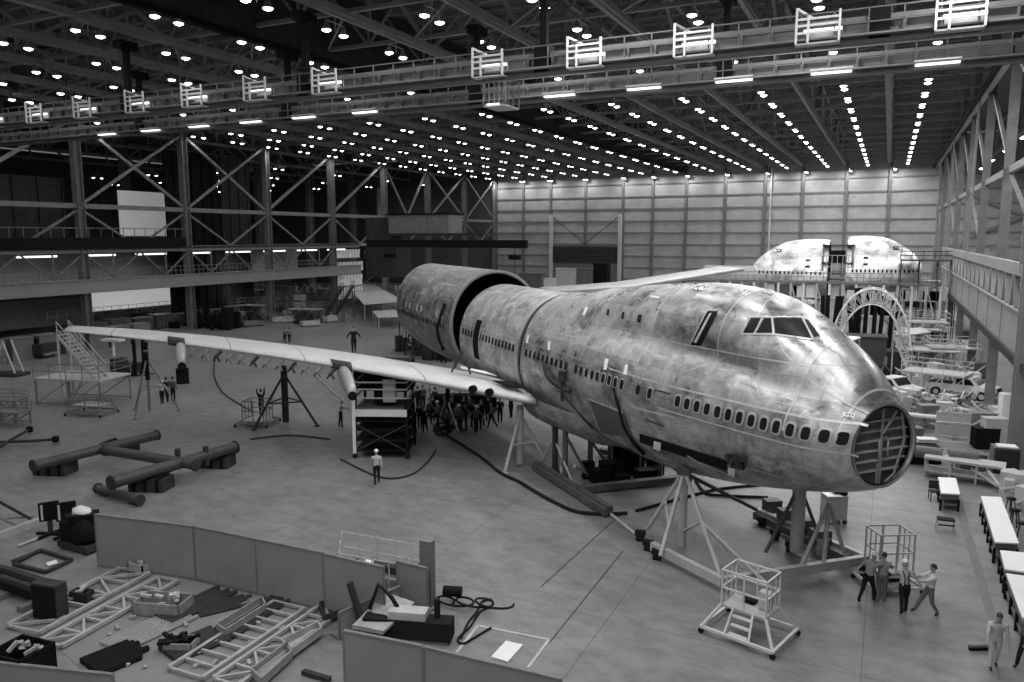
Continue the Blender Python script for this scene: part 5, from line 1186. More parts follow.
person('bareheaded worker in white shirt and grey trousers pulling at the railed stand', at(928, 614), face(-1, 0.15), POSES['pull'], mat('shirt_white', 0.68, 0.9), cloth_m, 'hair', 'short')
sw = person('bare armed worker in pale trousers walking with a wide floor broom', at(993, 668), face(-0.35, -1), dict(lean=14, legs=[(10, 8), (-8, 8)], arms=[(30, 12, 20), (8, 10, 15)], nod=12), mat('shirt_bare', 0.45, 0.9), cloth_l, 'hair', 'short')
person('worker in dark clothes cut off by the right edge of the picture', at(1026, 668), face(-1, -0.2), POSES['walk'], cloth_m, cloth_d, 'hair')
b0 = at(980, 650); r = thing('push_broom', 'wide dark floor broom held out beside the pale trousered worker', 'broom', Z(b0, 0), 0.5)
MB().slab(-0.35, 0.35, -0.05, 0.05, 0.1, 0.17).build('head_block', wood_dark, r); t = MB(); t.slab(-0.34, 0.34, -0.045, 0.045, 0, 0.1); t.build('bristle', black, r); MB().tube((0, 0, 0.15), (0.35, -0.55, 0.95), 0.015, 6).build('handle', wood, r)
person('lone worker in white hard hat and pale shirt walking on the open floor', at(377, 484), face(-0.2, 1), POSES['walk'], mat('shirt_pale', 0.42), cloth_d, 'helmet')
person('worker in pale shirt and white cap, left of the three standing by the slender jack', at(162.5, 404), face(0.6, -0.6), POSES['hips'], mat('shirt_pale', 0.42), cloth_d, 'helmet')
person('tall dark clothed worker in the middle of the three by the slender jack', at(167.5, 402), face(-0.9, 0.2), POSES['stand'], cloth_d, cloth_d, 'hair', H=1.85)
person('dark clothed worker on the right of the three by the slender jack', at(173.5, 401), face(0.3, 1), POSES['stand'], mat('shirt_dim', 0.09), cloth_d, 'hair', H=1.82)
person('worker in dark clothes, left of the distant pair beyond the wing', at(285, 343), face(0.4, 1), POSES['stand'], cloth_m, cloth_d)
person('worker in dark clothes, right of the distant pair beyond the wing', at(289.5, 343), face(-0.4, 1), POSES['stand'], cloth_m, cloth_d)
wp = at(354, 352, 5.0)
person('dark clothed worker standing beyond the rear edge of the near wing', at(354, 353, 4.6), face(0.3, -1), POSES['hips'], cloth_d, cloth_d, z=4.6)
person('worker with raised arms on the small railed stand beside the dark tripod jack', at(262, 420), face(-0.4, 1), POSES['work'], cloth_d, cloth_d, 'hair', z=0.35)
person('worker in white hard hat and pale shirt left of the black engine stand', at(341, 427), face(0.8, 0.3), POSES['fore'], mat('shirt_pale', 0.42), cloth_d, 'helmet', H=1.8)
# the crowd under the wing root
protos = [person('proto', (0, 0, 0), 0, POSES[p], s_, cloth_d, hd_) for p, s_, hd_ in (('stand', cloth_d, 'hair'), ('hips', mat('shirt_dim', 0.09), 'helmet'), ('fore', cloth_d, 'hair'), ('walk', mat('shirt_dim', 0.09), 'hair'), ('work', cloth_d, 'helmet'))]
ptree = [proto_tree(p) for p in protos]
crowd = [(389, 436, 1), (395, 430, 3), (405, 431, 0), (414, 434, 2), (420, 430, 0), (429, 424, 3), (433, 421, 0), (438, 428, 1), (443, 421, 2), (450, 424, 0), (456, 430, 3), (460, 432, 1), (466, 431, 0), (472, 428, 2), (476, 433, 1), (482, 426, 0), (488, 421, 4), (418, 411, 0), (423, 409, 3), (500, 423, 2), (511, 418, 4), (407, 436, 3), (411, 422, 0), (425, 433, 2), (447, 434, 3), (453, 417, 1), (464, 422, 0), (470, 419, 3), (479, 430, 0), (492, 428, 3), (435, 412, 0)]
used = set()
for i, (x, y, k) in enumerate(crowd):
    p = at(x, y); lab = 'dark clothed worker in the crowd gathered under the near wing root'
    if k not in used: o = protos[k]; o.location = p; o.rotation_euler = (0, 0, RND.uniform(0, 6.28)); used.add(k)
    else: o = dup(protos[k], ptree[k], p, RND.uniform(0, 6.28))
    o['label'] = 'dark clothed worker wearing a white hard hat in the crowd under the wing root' if k in (1, 4) else lab
    o['group'] = 'hard hat workers under the wing root' if k in (1, 4) else 'workers crowded under the wing root'
# ================================================================ STANDS UNDER THE WING, LEFT MIDDLE GROUND
r = railed_stand('work_stand', 'small pale railed stand with a worker, beside the dark tripod jack', 'work stand', at(258, 424), 1.5, 1.3, 0.35, 1.3, 0.3, steel, 0.35)
# black engine stand (tall dark scaffold with pale rails)
e0 = at(386, 452); r = thing('engine_stand', 'tall black work stand with pale top rails under the inboard pylon', 'work stand', e0, 0.42)
W_, D_2, HT = 1.5, 1.3, zrow(e0, 402)
for a in (-1, 1):
    for b in (-1, 1): MB().beam((a * W_, b * D_2, 0.1), (a * W_ * 0.93, b * D_2 * 0.93, HT + 1.4), 0.14).build('upright', black, r)
MB().beam((-W_, -D_2 - 0.05, 0.3), (-W_, -D_2 - 0.05, HT + 1.2), 0.17).build('pale_upright', white, r)
t = MB()
for z in (0.4, 1.0, 1.6, 2.1): t.slab(-W_, W_, -D_2, D_2, z, z + 0.1)
t.build('shelf_deck', black, r); MB().slab(-W_, W_, -D_2 - 0.06, -D_2 + 0.02, HT - 0.55, HT - 0.15).build('pale_board', white, r); MB().slab(-W_, W_, -D_2, D_2, HT - 0.2, HT - 0.1).build('deck', wood_dark, r)
t = MB()
for z in (0.5, 1.0, 1.4):
    for p, q in (((-W_, -D_2), (W_, -D_2)), ((W_, -D_2), (W_, D_2)), ((-W_, D_2), (-W_, -D_2))): t.beam((*p, HT + z), (*q, HT + z), 0.07)
t.build('guard_rail', steel_pale, r)
t = MB(); t.beam((-W_, -D_2, 0.4), (W_, -D_2, 2.0), 0.08); t.beam((W_, -D_2, 0.4), (-W_, -D_2, 2.0), 0.08); t.build('cross_brace', steel_dark, r)
MB().slab(-0.5, 0.6, -0.6, 0.5, HT, HT + 1.8).build('machine', black, r); MB().slab(0.1, 0.8, -1.0, -0.7, HT + .2, HT + 1.5).build('panel', steel_pale, r)
for a in (-1, 1): MB().tube((a * W_, -D_2 - .1, .15), (a * W_, -D_2 + .1, .15), 0.15, 10).build('caster', rubber, r)
# dark mass of machinery above it under the pylon
p = at(372, 440); MB().box(Z(p, 3.9) + V((0, 1.5, 0)), (3.4, 2.0, 1.8), 0.3).solo('engine_hoist', black, 'black hoist machinery hanging in shadow under the wing behind the engine stand', 'hoist')
# dark undercarriage gear and trolleys amid the crowd
for (x, y, w, h, lab) in ((398, 428, 1.0, 1.1, 'dark equipment cart among the workers, left of the crowd'), (446, 416, 2.2, 1.5, 'wide dark equipment cart behind the crowd under the wing'), (478, 412, 2.6, 1.3, 'low dark equipment cart beneath the wing root')):
    p = at(x, y); r = thing('equipment_cart', lab, 'cart', p, 0.6); MB().slab(-w / 2, w / 2, -.5, .5, .25, h).build('body', black, r); MB().slab(-w / 2 - .1, w / 2 + .1, -.55, .55, .18, .26).build('chassis', steel_dark, r); MB().beam((-w / 2, -.5, h), (-w / 2, -.5, h + .7), .06).beam((-w / 2, .5, h), (-w / 2, .5, h + .7), .06).beam((-w / 2, -.5, h + .7), (-w / 2, .5, h + .7), .06).build('handle', steel, r)
    for a in (-1, 1):
        for b in (-1, 1): MB().tube((a * w * .4, b * .5 - .05, .16), (a * w * .4, b * .5 + .05, .16), .16, 10).build('wheel', rubber, r)
# staging generic: deck on posts
def staging(name, label, cat, loc, rz, w, d, h, rail=0, nleg=3, m=steel, deckm=wood, legm=None, brace_=True, group=None):
    r = thing(name, label, cat, loc, rz, group); legm = legm or m
    MB().slab(-w / 2, w / 2, -d / 2, d / 2, h - 0.12, h).build('deck', deckm, r)
    for k in range(nleg):
        x = lerp(-w / 2 + .08, w / 2 - .08, k / (nleg - 1))
        for y in (-d / 2 + .08, d / 2 - .08): MB().beam((x, y, 0), (x, y, h - .1), 0.09).build('leg', legm, r)
    if brace_:
        t = MB()
        for k in range(nleg - 1):
            x0, x1 = lerp(-w / 2 + .08, w / 2 - .08, k / (nleg - 1)), lerp(-w / 2 + .08, w / 2 - .08, (k + 1) / (nleg - 1))
            for y in (-d / 2 + .08, d / 2 - .08): t.beam((x0, y, .15), (x1, y, h - .2), .05); t.beam((x0, y, .2), (x1, y, .2), .06)
        t.build('brace', legm, r)
    if rail:
        t = MB()
        for zz in (rail, rail / 2):
            for p, q in (((-w / 2, -d / 2), (w / 2, -d / 2)), ((w / 2, -d / 2), (w / 2, d / 2)), ((w / 2, d / 2), (-w / 2, d / 2)), ((-w / 2, d / 2), (-w / 2, -d / 2))): t.beam((*p, h + zz), (*q, h + zz), 0.05)
        n = max(2, int(w / 1.2))
        for k in range(n + 1):
            for y in (-d / 2, d / 2): x = lerp(-w / 2, w / 2, k / n); t.beam((x, y, h), (x, y, h + rail), 0.045)
        t.build('guard_rail', m, r)
    return r
def stair(name, label, loc, rz, w, run, h, m, z0=0.0, cat='stairs', rail=1.0, n=None):
    r = thing(name, label, cat, loc, rz); n = n or max(4, int(h / 0.25))
    for y in (-w / 2, w / 2): MB().beam((0, y, z0), (run, y, z0 + h), 0.06, 0.2).build('stringer', m, r)
    t = MB()
    for k in range(1, n + 1): x = run * k / n; t.slab(x - 0.13, x + 0.13, -w / 2, w / 2, z0 + h * k / n - 0.03, z0 + h * k / n)
    t.build('treads', m, r)
    t = MB()
    for y in (-w / 2, w / 2):
        t.beam((0, y, z0 + rail), (run, y, z0 + h + rail), 0.045); t.beam((0, y, z0 + rail * .5), (run, y, z0 + h + rail * .5), 0.035)
        for k in range(4): x = run * k / 3; t.beam((x, y, z0 + h * k / 3), (x, y, z0 + h * k / 3 + rail), 0.04)
    t.build('handrail', m, r)
    t = MB(); t.beam((run, -w / 2, 0), (run, -w / 2, z0 + h), .08); t.beam((run, w / 2, 0), (run, w / 2, z0 + h), .08); t.beam((run, -w / 2, 0.3), (run * .4, -w / 2, z0 + h * .4), .06); t.build('support', m, r); return r
# wing-tip platform with stairs at left
p0 = at(83, 408); ph = zrow(p0, 367)
staging('wing_platform', 'wide trestle platform with railing standing in front of the wing tip at left', 'platform', at(85, 402), 0.25, 5.6, 3.4, 2.05, 1.1, 3, steel, wood)
stair('access_stairs', 'steel access stairs rising from the trestle platform to the wing tip', at(103, 405), math.radians(196), 1.2, 2.9, 3.2, steel_pale, 2.05)
r = railed_stand('wheeled_dolly', 'low wheeled dolly of crossed bars in front of the trestle platform', 'dolly', at(92, 414), 2.2, 1.2, 0.75, 0.35, 0.25, steel, 0.3)
# van-like tug, forklift
def tug(name, label, loc, rz, L_=3.0, W_=1.4, H_=1.3, m=steel_dark):
    r = thing(name, label, 'vehicle', loc, rz)
    t = MB(); t.slab(-L_ / 2, L_ / 2, -W_ / 2, W_ / 2, 0.35, H_ * .7); t.slab(-L_ / 2, -L_ * .1, -W_ / 2, W_ / 2, H_ * .7, H_); t.build('body', m, r)
    MB().slab(L_ * .05, L_ * .25, -W_ * .3, W_ * .3, H_ * .7, H_ * .95).build('seat', black, r)
    for a in (-.35, .35):
        for b in (-1, 1): MB().tube((a * L_, b * W_ / 2 - .12, .32), (a * L_, b * W_ / 2 + .06, .32), .32, 14).build('wheel', rubber, r)
    MB().slab(L_ / 2, L_ / 2 + .12, -W_ / 2, W_ / 2, .3, .55).build('bumper', steel, r); return r
tug('tow_tractor', 'dark boxy vehicle parked behind the trestle platform at the left', at(33, 357), 0.3, 4.2, 2.0, 2.1)
tug('tow_tractor', 'small dark tractor parked just behind the boxy vehicle at left', at(46, 352), 0.2, 2.4, 1.3, 1.4)
p = at(131, 375); r = thing('forklift', 'dark forklift with two tall masts beside the access stairs', 'forklift', p, 0.2); t = MB(); t.slab(-1.6, .8, -.7, .7, .3, 1.1); t.slab(-1.6, -.8, -.65, .65, 1.1, 1.5); t.build('body', steel_dark, r)
for y in (-.4, .4): MB().beam((1.0, y * 1.4, .1), (1.0, y * 1.4, 3.3), .22).build('mast', black, r)
MB().slab(1.1, 2.2, -.5, -.35, .1, .17).slab(1.1, 2.2, .35, .5, .1, .17).build('fork', steel_dark, r)
for a in (-1.2, .6):
    for b in (-.7, .7): MB().tube((a, b - .1, .3), (a, b + .1, .3), .3, 12).build('wheel', rubber, r)
MB().box(Z(at(114, 356), 1.7) , (2.2, 1.0, 0.25), .2).beam(at(114, 356), Z(at(114, 356), 1.6), 0.2).solo('pale_table', white, 'pale topped pedestal table behind the access stairs', 'table')
# stepladders and trestles at the left edge
for (x, y, lab) in ((5, 376, 'tall A shaped trestle ladder at the left edge behind the wing tip'),):
    p = at(x, y); r = thing('trestle_ladder', lab, 'ladder', p, 0.2)
    for k, (a, b) in enumerate(((-1.1, 0), (1.2, 0), (1.2, .9))): MB().beam((a, b, .1), (0, b, 3.2), .12).build('leg', steel_pale, r)
    t = MB(); 
    for z in (.5, 1.1, 1.7, 2.3): t.beam((-1.1 * (1 - z / 3.2), 0, z), (1.2 * (1 - z / 3.2), 0, z), .06)
    t.build('rung', steel, r); MB().slab(-1.2, 1.6, -.4, 1.2, 0, .3).build('base', steel_dark, r)
for (x, y, lab) in ((10, 425, 'faint low wire cart at the left edge, nearer one'), (8, 412, 'faint low wire cart at the left edge, farther one')):
    staging('wire_cart', lab, 'cart', at(x, y), 0.3, 2.4, 1.2, 1.0, 0.5, 3, steel, steel)
# ---- background clutter along the left gallery
# long pale wall under the gallery with lamplight put in as a glow, railing, crates
a = atX(92, 312, -97); b_ = atX(186, 300, -97); t = MB(); t.slab(-97.2, -97, a.y, b_.y, 2.3, 5.6); struct(t.solo('wall_glow_left', mat('glow_wall', 0.8, 0.6, 0, 0.1, .5, emit=0.6), 'long bright wall panel seen below the left gallery', 'wall'))
a = atX(-8, 280, -97); t = MB(); t.slab(-97.2, -97, a.y, a.y + 12, 1, 4.5); struct(t.solo('wall_dim_left', crane_m, 'dim grey wall panel below the gallery at the left edge', 'wall'))
t = MB(); ya, yb = 60, 84
for z in (2.6, 3.2): t.beam((-93, ya, z), (-93, yb, z), .06)
for k in range(20): t.beam((-93, lerp(ya, yb, k / 19), 2.0), (-93, lerp(ya, yb, k / 19), 3.2), .05)
t.solo('railing', steel, 'thin railing in front of the bright wall below the left gallery', 'railing')
for k in range(9):
    y = 62 + 3.4 * k; t = MB(); t.slab(-90.6, -88.6, y, y + 2.9, 0, 1.6 + .2 * (k % 2)); t.slab(-90.7, -88.5, y - .05, y + 2.95, 1.6 + .2 * (k % 2), 1.7 + .2 * (k % 2))
    for q in range(5): t.slab(-88.6, -88.5, y + .2 + q * .6, y + .3 + q * .6, .1, 1.5)
    t.solo('storage_crate', mat('crate_dim', 0.12, 0.7, 0, 0.3, 1), 'large grey storage crate in the row below the left gallery', 'crate', 'storage crates below the left gallery')
for k in range(7):
    y = 44 + 2.8 * k; t = MB(); t.slab(-80, -78.5, y, y + 2.2, 0, 2.2); t.slab(-80.1, -78.4, y - .05, y + 2.25, 2.2, 2.3); t.solo('locker', mat('locker_dim', 0.16, 0.7, 0, .2, 1), 'grey locker in the row at the left edge behind the wing tip', 'locker', 'lockers at the left edge')
def heap(cx, cy, w, d, n, label, m, hmax=2.0, name='machine_heap', seed=1):
    rr = random.Random(seed); t = MB()
    for k in range(n):
        x, y = cx + rr.uniform(-w, w) / 2, cy + rr.uniform(-d, d) / 2; s_ = rr.uniform(.3, 1.2); h = rr.uniform(.3, hmax)
        if k % 3 == 0: t.box((x, y, h / 2), (s_, s_ * .7, h), rr.uniform(0, 3))
        else: a = rr.uniform(0, 6.3); t.beam((x, y, rr.uniform(.1, .6)), (x + 1.6 * math.cos(a), y + 1.6 * math.sin(a), h), .1)
    o = t.solo(name, m, label, 'machinery'); o['kind'] = 'stuff'; return o
p = at(205, 328); heap(p.x, p.y, 9, 5, 60, 'dark heap of machinery at the foot of the left gallery column', black, 3.2, seed=3)
p = at(150, 320); heap(p.x, p.y, 8, 3, 20, 'low dark clutter between the gallery columns', steel_dark, 1.2, seed=5)
# row of trestle stands with clutter in the left middle distance
spots = [(228, 316, 0.2, 5, 2, 3.0), (258, 318, 0.1, 5, 2.4, 3.4), (286, 314, 0.4, 6, 2.5, 3.6), (306, 318, 0.2, 5, 2, 2.4), (318, 308, 0.2, 6, 3, 4.2), (245, 304, 0.1, 8, 3, 4.6), (272, 300, 0.1, 8, 3, 4.8), (330, 300, .3, 6, 3, 3.8)]
for i, (x, y, rz, w, d, h) in enumerate(spots):
    p = at(x, y); staging('trestle_stand', 'grey braced trestle stand among the clutter in the left middle distance', 'platform', p, rz, w, d, h * .6, 1.0, 3, steel, steel_pale if i % 2 else wood_dark, group='trestle stands in the left distance')
for i, (x, y, n, m) in enumerate(((240, 322, 30, steel_dark), (270, 320, 34, steel), (300, 322, 30, steel_dark), (320, 316, 30, steel), (345, 300, 30, steel_pale))):
    p = at(x, y); heap(p.x, p.y, 7, 5, n, ['tangled dark stands and parts, first heap right of the gallery column', 'tangled grey stands and parts in front of the left middle trestles', 'tangled dark stands just left of the curved stairs', 'grey tangle of parts at the foot of the curved stairs', 'pale tangle of parts behind the curved stairs'][i], m, 1.8, seed=10 + i)
# two steep curved ladders (dark)
for (x, y, dx, lab) in ((334, 318, 1, 'dark steep ladder stair leaning right beside the pale wing platform'), (322, 322, 1, 'second dark steep ladder stair just left of the first')):
    p = at(x, y); stair('ladder_stairs', lab, p, 0.35, 1.0, 3.2, 5.0, steel_dark, 0, rail=.8)
# pale wing panel on trestles + lower table
def table(name, label, P, z, m, legs=4, th=0.12, legm=steel_pale, cat='table', group=None):
    c = sum((V(p) for p in P), V((0, 0, 0))) / len(P); r = thing(name, label, cat, Z(c, 0), 0, group)
    t = MB(); t.prism([(p.x, p.y) for p in P], z - th, z); t.build('top', m, r, True)
    for k in range(len(P)):
        q = V(P[k]).lerp(c, 0.06); MB().beam(Z(q, 0), Z(q, z - th), 0.1).build('leg', legm, r, True)
    for k in range(len(P)):
        if (P[k] - P[(k + 1) % len(P)]).length > 5: q = V(P[k]).lerp(P[(k + 1) % len(P)], .5).lerp(c, .06); MB().beam(Z(q, 0), Z(q, z - th), 0.1).build('leg', legm, r, True)
    return r
table('wing_panel_rack', 'large pale wing panel lying on trestles left of the aft fuselage', [at(344, 284, 2.6), at(372, 283, 2.6), at(404, 301, 2.6), at(364, 304, 2.6)], 2.6, mat('panel_pale', 0.6, .5, 0, .1, .5))
table('pale_trestle', 'smaller pale topped trestle in front of the large wing panel', [at(372, 311, 1.6), at(402, 309, 1.6), at(404, 316, 1.6), at(378, 317, 1.6)], 1.6, mat('panel_pale', 0.6))
# white stacked racks by the left corner
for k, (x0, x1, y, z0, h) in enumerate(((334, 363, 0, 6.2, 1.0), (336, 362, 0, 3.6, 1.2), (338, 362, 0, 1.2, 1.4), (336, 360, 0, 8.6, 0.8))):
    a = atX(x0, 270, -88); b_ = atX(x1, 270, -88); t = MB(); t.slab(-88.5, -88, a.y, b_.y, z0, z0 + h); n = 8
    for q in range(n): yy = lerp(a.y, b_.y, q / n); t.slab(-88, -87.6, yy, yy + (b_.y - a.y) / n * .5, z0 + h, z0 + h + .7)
    t.solo('storage_rack', mat('rack_white_glow', 0.75, .5, 0, .3, 1.5, emit=0.1), 'white storage rack level stacked with goods between the far left columns', 'rack', 'white racks between the far left columns')  # racks glow faintly in place of light falling on them
# dark big door block between columns (left of aft fuselage)
a = atY(366, 270, 128); b_ = atY(404, 270, 128); r = thing('hangar_partition', 'dark braced partition panel standing left of the aft fuselage', 'partition', Z((a + b_) / 2, 0)); MB().slab(a.x, b_.x, 127.8, 128, 3.0, 16.2).build('sheet', steel_dark, r, True)
t = MB(); t.beam((a.x, 127.6, 16), (b_.x, 127.6, 16), .4); t.beam((a.x, 127.6, 9), (b_.x, 127.6, 9), .4); t.beam((a.x, 127.6, 9.2), (b_.x, 127.6, 15.8), .35); t.beam((a.x, 127.6, 3.2), (b_.x, 127.6, 8.8), .35); t.beam((a.x, 127.6, 3), (b_.x, 127.6, 3), .4); t.build('frame', steel, r, True); struct(r)
# lattice stands under the aft fuselage
for (x, y, w, h, lab, m) in ((415, 352, 3.2, 4.2, 'dark lattice stand under the aft fuselage, left one', steel_dark), (434, 356, 3.4, 4.0, 'dark lattice stand under the aft fuselage, middle one', steel), (446, 362, 1.8, 5.2, 'narrow dark lattice stand at the open end of the aft fuselage', black)):
    p = at(x, y); staging('lattice_stand', lab, 'stand', p, -0.5, w, w * .7, h, 0.9, 3, m, steel_dark)
    p2 = p + V((-1, 0.4, 0)); heap(p2.x, p2.y, 3, 2, 16, lab.replace('dark lattice stand', 'loose gear stacked beside the stand').replace('narrow ', ''), steel_dark, 2.2, seed=int(x))
MB().tube(Z(at(405, 355), 0), Z(at(414, 350), 4.0), 0.12).tube(Z(at(412, 358), 0), Z(at(414, 350), 4.0), 0.12).solo('lean_ladder', steel_dark, 'dark inverted V prop leaning at the left end of the aft fuselage', 'prop')
MB().path([LOC @ V((32.8, 3.6, 8.0)), LOC @ V((32.7, 4.2, 6.4)), LOC @ V((32.6, 4.1, 5.6)), LOC @ V((32.3, 3.9, 4.9))], .12, 6).solo('curved_strongback', black, 'curved black strongback bar hanging beside the aft fuselage', 'bar')

rr7 = random.Random(21)
for i, (x, y, m, lab) in enumerate(((218, 300, steel, 'grey tangle of jigs directly right of the tall left column'), (236, 296, steel_pale, 'pale tangle of jigs beyond the left middle trestles'), (256, 306, steel, 'grey heap of frames between the left middle trestles'), (278, 308, steel_pale, 'pale heap of frames in the centre of the left trestles'), (296, 302, steel, 'grey heap of frames below the end of the left gallery'), (312, 298, steel_pale, 'pale heap of parts under the far end of the left gallery'), (350, 292, steel, 'grey heap of gear behind the large wing panel'), (392, 290, steel_pale, 'pale heap of gear between the wing panel and the aft fuselage'))):
    p = at(x, y); heap(p.x, p.y, 9, 6, 44, lab, m, 3.0, seed=50 + i)
for i, (x, y, w, h, m) in enumerate(((222, 312, 3, 2.2, steel), (243, 310, 2.4, 1.4, white), (262, 312, 3, 1.2, steel_pale), (284, 322, 3, .8, steel_pale), (300, 310, 2, 2.6, white), (310, 326, 2.5, .7, wood), (252, 326, 3, .7, wood_dark), (330, 322, 2, 1, steel_pale))):
    p = at(x, y); r = thing('part_bin', 'bin of parts standing among the trestles in the left middle distance', 'bin', p, .2 * i, 'part bins in the left distance'); t = MB(); t.slab(-w / 2, w / 2, -w * .3, w * .3, .1, .18); t.slab(-w / 2, w / 2, -w * .3, -w * .3 + .06, .1, h); t.slab(-w / 2, w / 2, w * .3 - .06, w * .3, .1, h); t.slab(-w / 2, -w / 2 + .06, -w * .3, w * .3, .1, h); t.slab(w / 2 - .06, w / 2, -w * .3, w * .3, .1, h); t.build('box', m, r)
    for a in (-.4, .4): MB().slab(a * w - .1, a * w + .1, -w * .3, w * .3, 0, .1).build('skid', steel_dark, r)
# ================================================================ BACKGROUND AIRCRAFT AND TOOLING ON THE RIGHT
bright = metal('bright_skin', 0.6, 0.85, 0.42, 0.5)
def far_nose(label, px_nose, px_cut, Yd, zwin_py, flip):
    pn = atY(px_nose, zwin_py, Yd); pc = atY(px_cut, zwin_py, Yd); L_ = abs(pc.x - pn.x); z = pn.z
    r = thing('nose_section', label, 'aircraft section', V((pn.x, Yd, z - 6.35)), 0 if pc.x > pn.x else PI)
    k = L_ / 10.5
    m = skin_mesh(0.4, 10.5, 0, 0.35, 64); m.v = [(p[0] * k, p[1], p[2]) for p in m.v]; m.build('skin', bright, r)
    m = skin_mesh(0.25, 10.5, -.1, 0.7, 32); m.v = [(p[0] * k, p[1], p[2]) for p in m.v]; m.build('inner_lining', inner, r)
    sd = 1 if (pc.x < pn.x) else -1
    for q in range(16):
        s = .9 + .58 * q; p = surf(s, 6.35, .03); t = MB(); t.box((p.x * k, sd * p.y, p.z), (.24 * k, .05, .38)); t.build('window', glassd, r)
    p = section(8.2, 0.95, .05); 
    if not flip: pass
    t = MB(); a = [section(s, 0.75 + .0, .04) for s in (7.6, 8.2)]; b = [section(s, 1.15, .04) for s in (7.6, 8.2)]
    t.add([(q.x * k, sd * q.y, q.z) for q in (a[0], a[1], b[1], b[0])], [(0, 1, 2, 3)]); t.build('door_opening', black, r)
    t = MB()
    for s0, s1 in ((3.0, 3.6), (3.7, 4.3)):
        a = [section(s, phi_at(s, 9.35), .04) for s in (s0, s1)]; b = [section(s, phi_at(s, 8.9), .04) for s in (s0, s1)]; t.add([(q.x * k, sd * q.y, q.z) for q in (a[0], a[1], b[1], b[0])], [(0, 1, 2, 3)])
    t.build('cockpit_window', glassd, r)
    t = MB(); n = 32; t.add([(10.3 * k, *section(10.3, 2 * PI * i / n, -.12)[1:]) for i in range(n)], [tuple(range(n))]); t.build('cut_face', steel_dark, r)
    return r
YF = 108.0
far_nose('far bright nose section on the high jig, nose pointing left', 751, 829, YF, 271, True)
far_nose('far bright nose section on the high jig, nose pointing right', 924, 847, YF, 271, False)
# high jig platform
a = atY(718, 279, YF - 5); b_ = atY(942, 279, YF - 5); zj = a.z
jg = thing('assembly_jig', 'long high assembly jig with railings and posts carrying the two far nose sections', 'jig', V(((a.x + b_.x) / 2, YF - 3, 0)))
t = MB(); t.slab(a.x, b_.x, YF - 5, YF - 3.4, zj - .25, zj); t.slab(a.x, b_.x, YF + 3.6, YF + 5, zj - .25, zj); t.build('deck', steel, jg, True)
t = MB()
for zz in (.55, 1.1): t.beam((a.x, YF - 5, zj + zz), (b_.x, YF - 5, zj + zz), .07)
n = 34
for k in range(n + 1): t.beam((lerp(a.x, b_.x, k / n), YF - 5, zj), (lerp(a.x, b_.x, k / n), YF - 5, zj + 1.1), .06)
t.build('railing', steel, jg, True)
for k in range(18):
    x = lerp(a.x, b_.x, k / 17)
    MB().beam((x, YF - 4.8, 0), (x, YF - 4.8, zj), .28).build('post', white if k % 2 else steel_pale, jg, True)
    if k < 17 and k % 2 == 0: MB().beam((x, YF - 4.7, zj - .3), (lerp(a.x, b_.x, (k + 1) / 17), YF - 4.7, 1.0), .16).build('brace', steel_pale, jg, True)
for z in (zj - 2, zj - 4): MB().slab(a.x, b_.x, YF - 4.9, YF - 3.6, z - .1, z).build('lower_deck', steel_pale, jg, True)
rr = random.Random(4)
for k in range(60):
    x = rr.uniform(a.x, b_.x); z = rr.choice([0, zj - 4, zj - 2]); w = rr.uniform(.8, 2.2); h = rr.uniform(.7, 1.8)
    MB().slab(x, x + w, YF - 4.4, YF - 3.7, z, z + h).solo('jig_cabinet', rr.choice([white, white, steel_pale, crane_m, black]), 'cabinet or panel standing on a level of the far assembly jig', 'cabinet', 'cabinets on the far assembly jig')
# middle work tower between noses
c = atY(838, 262, YF - 2); r = thing('work_tower', 'dark railed work tower between the two far nose sections', 'tower', V((c.x, YF - 2, zj)))
for x in (-1.7, 1.7):
    for y in (-1, 1): MB().beam((x, y, 0), (x, y, 4.6), .2).build('post', steel, r)
for z in (0.8, 2.2, 4.4): MB().slab(-1.9, 1.9, -1.2, 1.2, z, z + .12).build('deck', steel_dark, r)
t = MB()
for z in (1.8, 3.2): t.beam((-1.9, -1.2, z), (1.9, -1.2, z), .07)
for k in range(7): t.beam((-1.9 + .63 * k, -1.2, .8), (-1.9 + .63 * k, -1.2, 3.2), .06)
t.build('railing', steel_pale, r); MB().slab(-.9, .8, -.6, .5, 2.3, 3.8).build('machine', black, r)
# left low fuselage panels beside jig
c = atY(735, 272, YF); r = thing('panel_drum', 'grey curved panel assembly on the jig left of the far noses', 'panel', V((c.x, YF, zj))); t = MB(); t.loft([[(x, 2.4 * math.cos(q), 1.6 * math.sin(q)) for q in [PI * k / 12 for k in range(13)]] for x in (-4, 4)], closed=False); t.build('shell', mat('panel_grey', .3, .5, .3, .2, 1), r)
# dark scaffold right of the far noses
staging('scaffold', 'dark scaffold at the right end of the far assembly jig', 'scaffold', atY(926, 300, YF - 4) * 1.0 * V((1, 1, 0)) if False else Z(atY(926, 300, YF - 4), 0), 0, 6, 3, zj + 2.8, 1, 4, steel_dark, steel_dark)
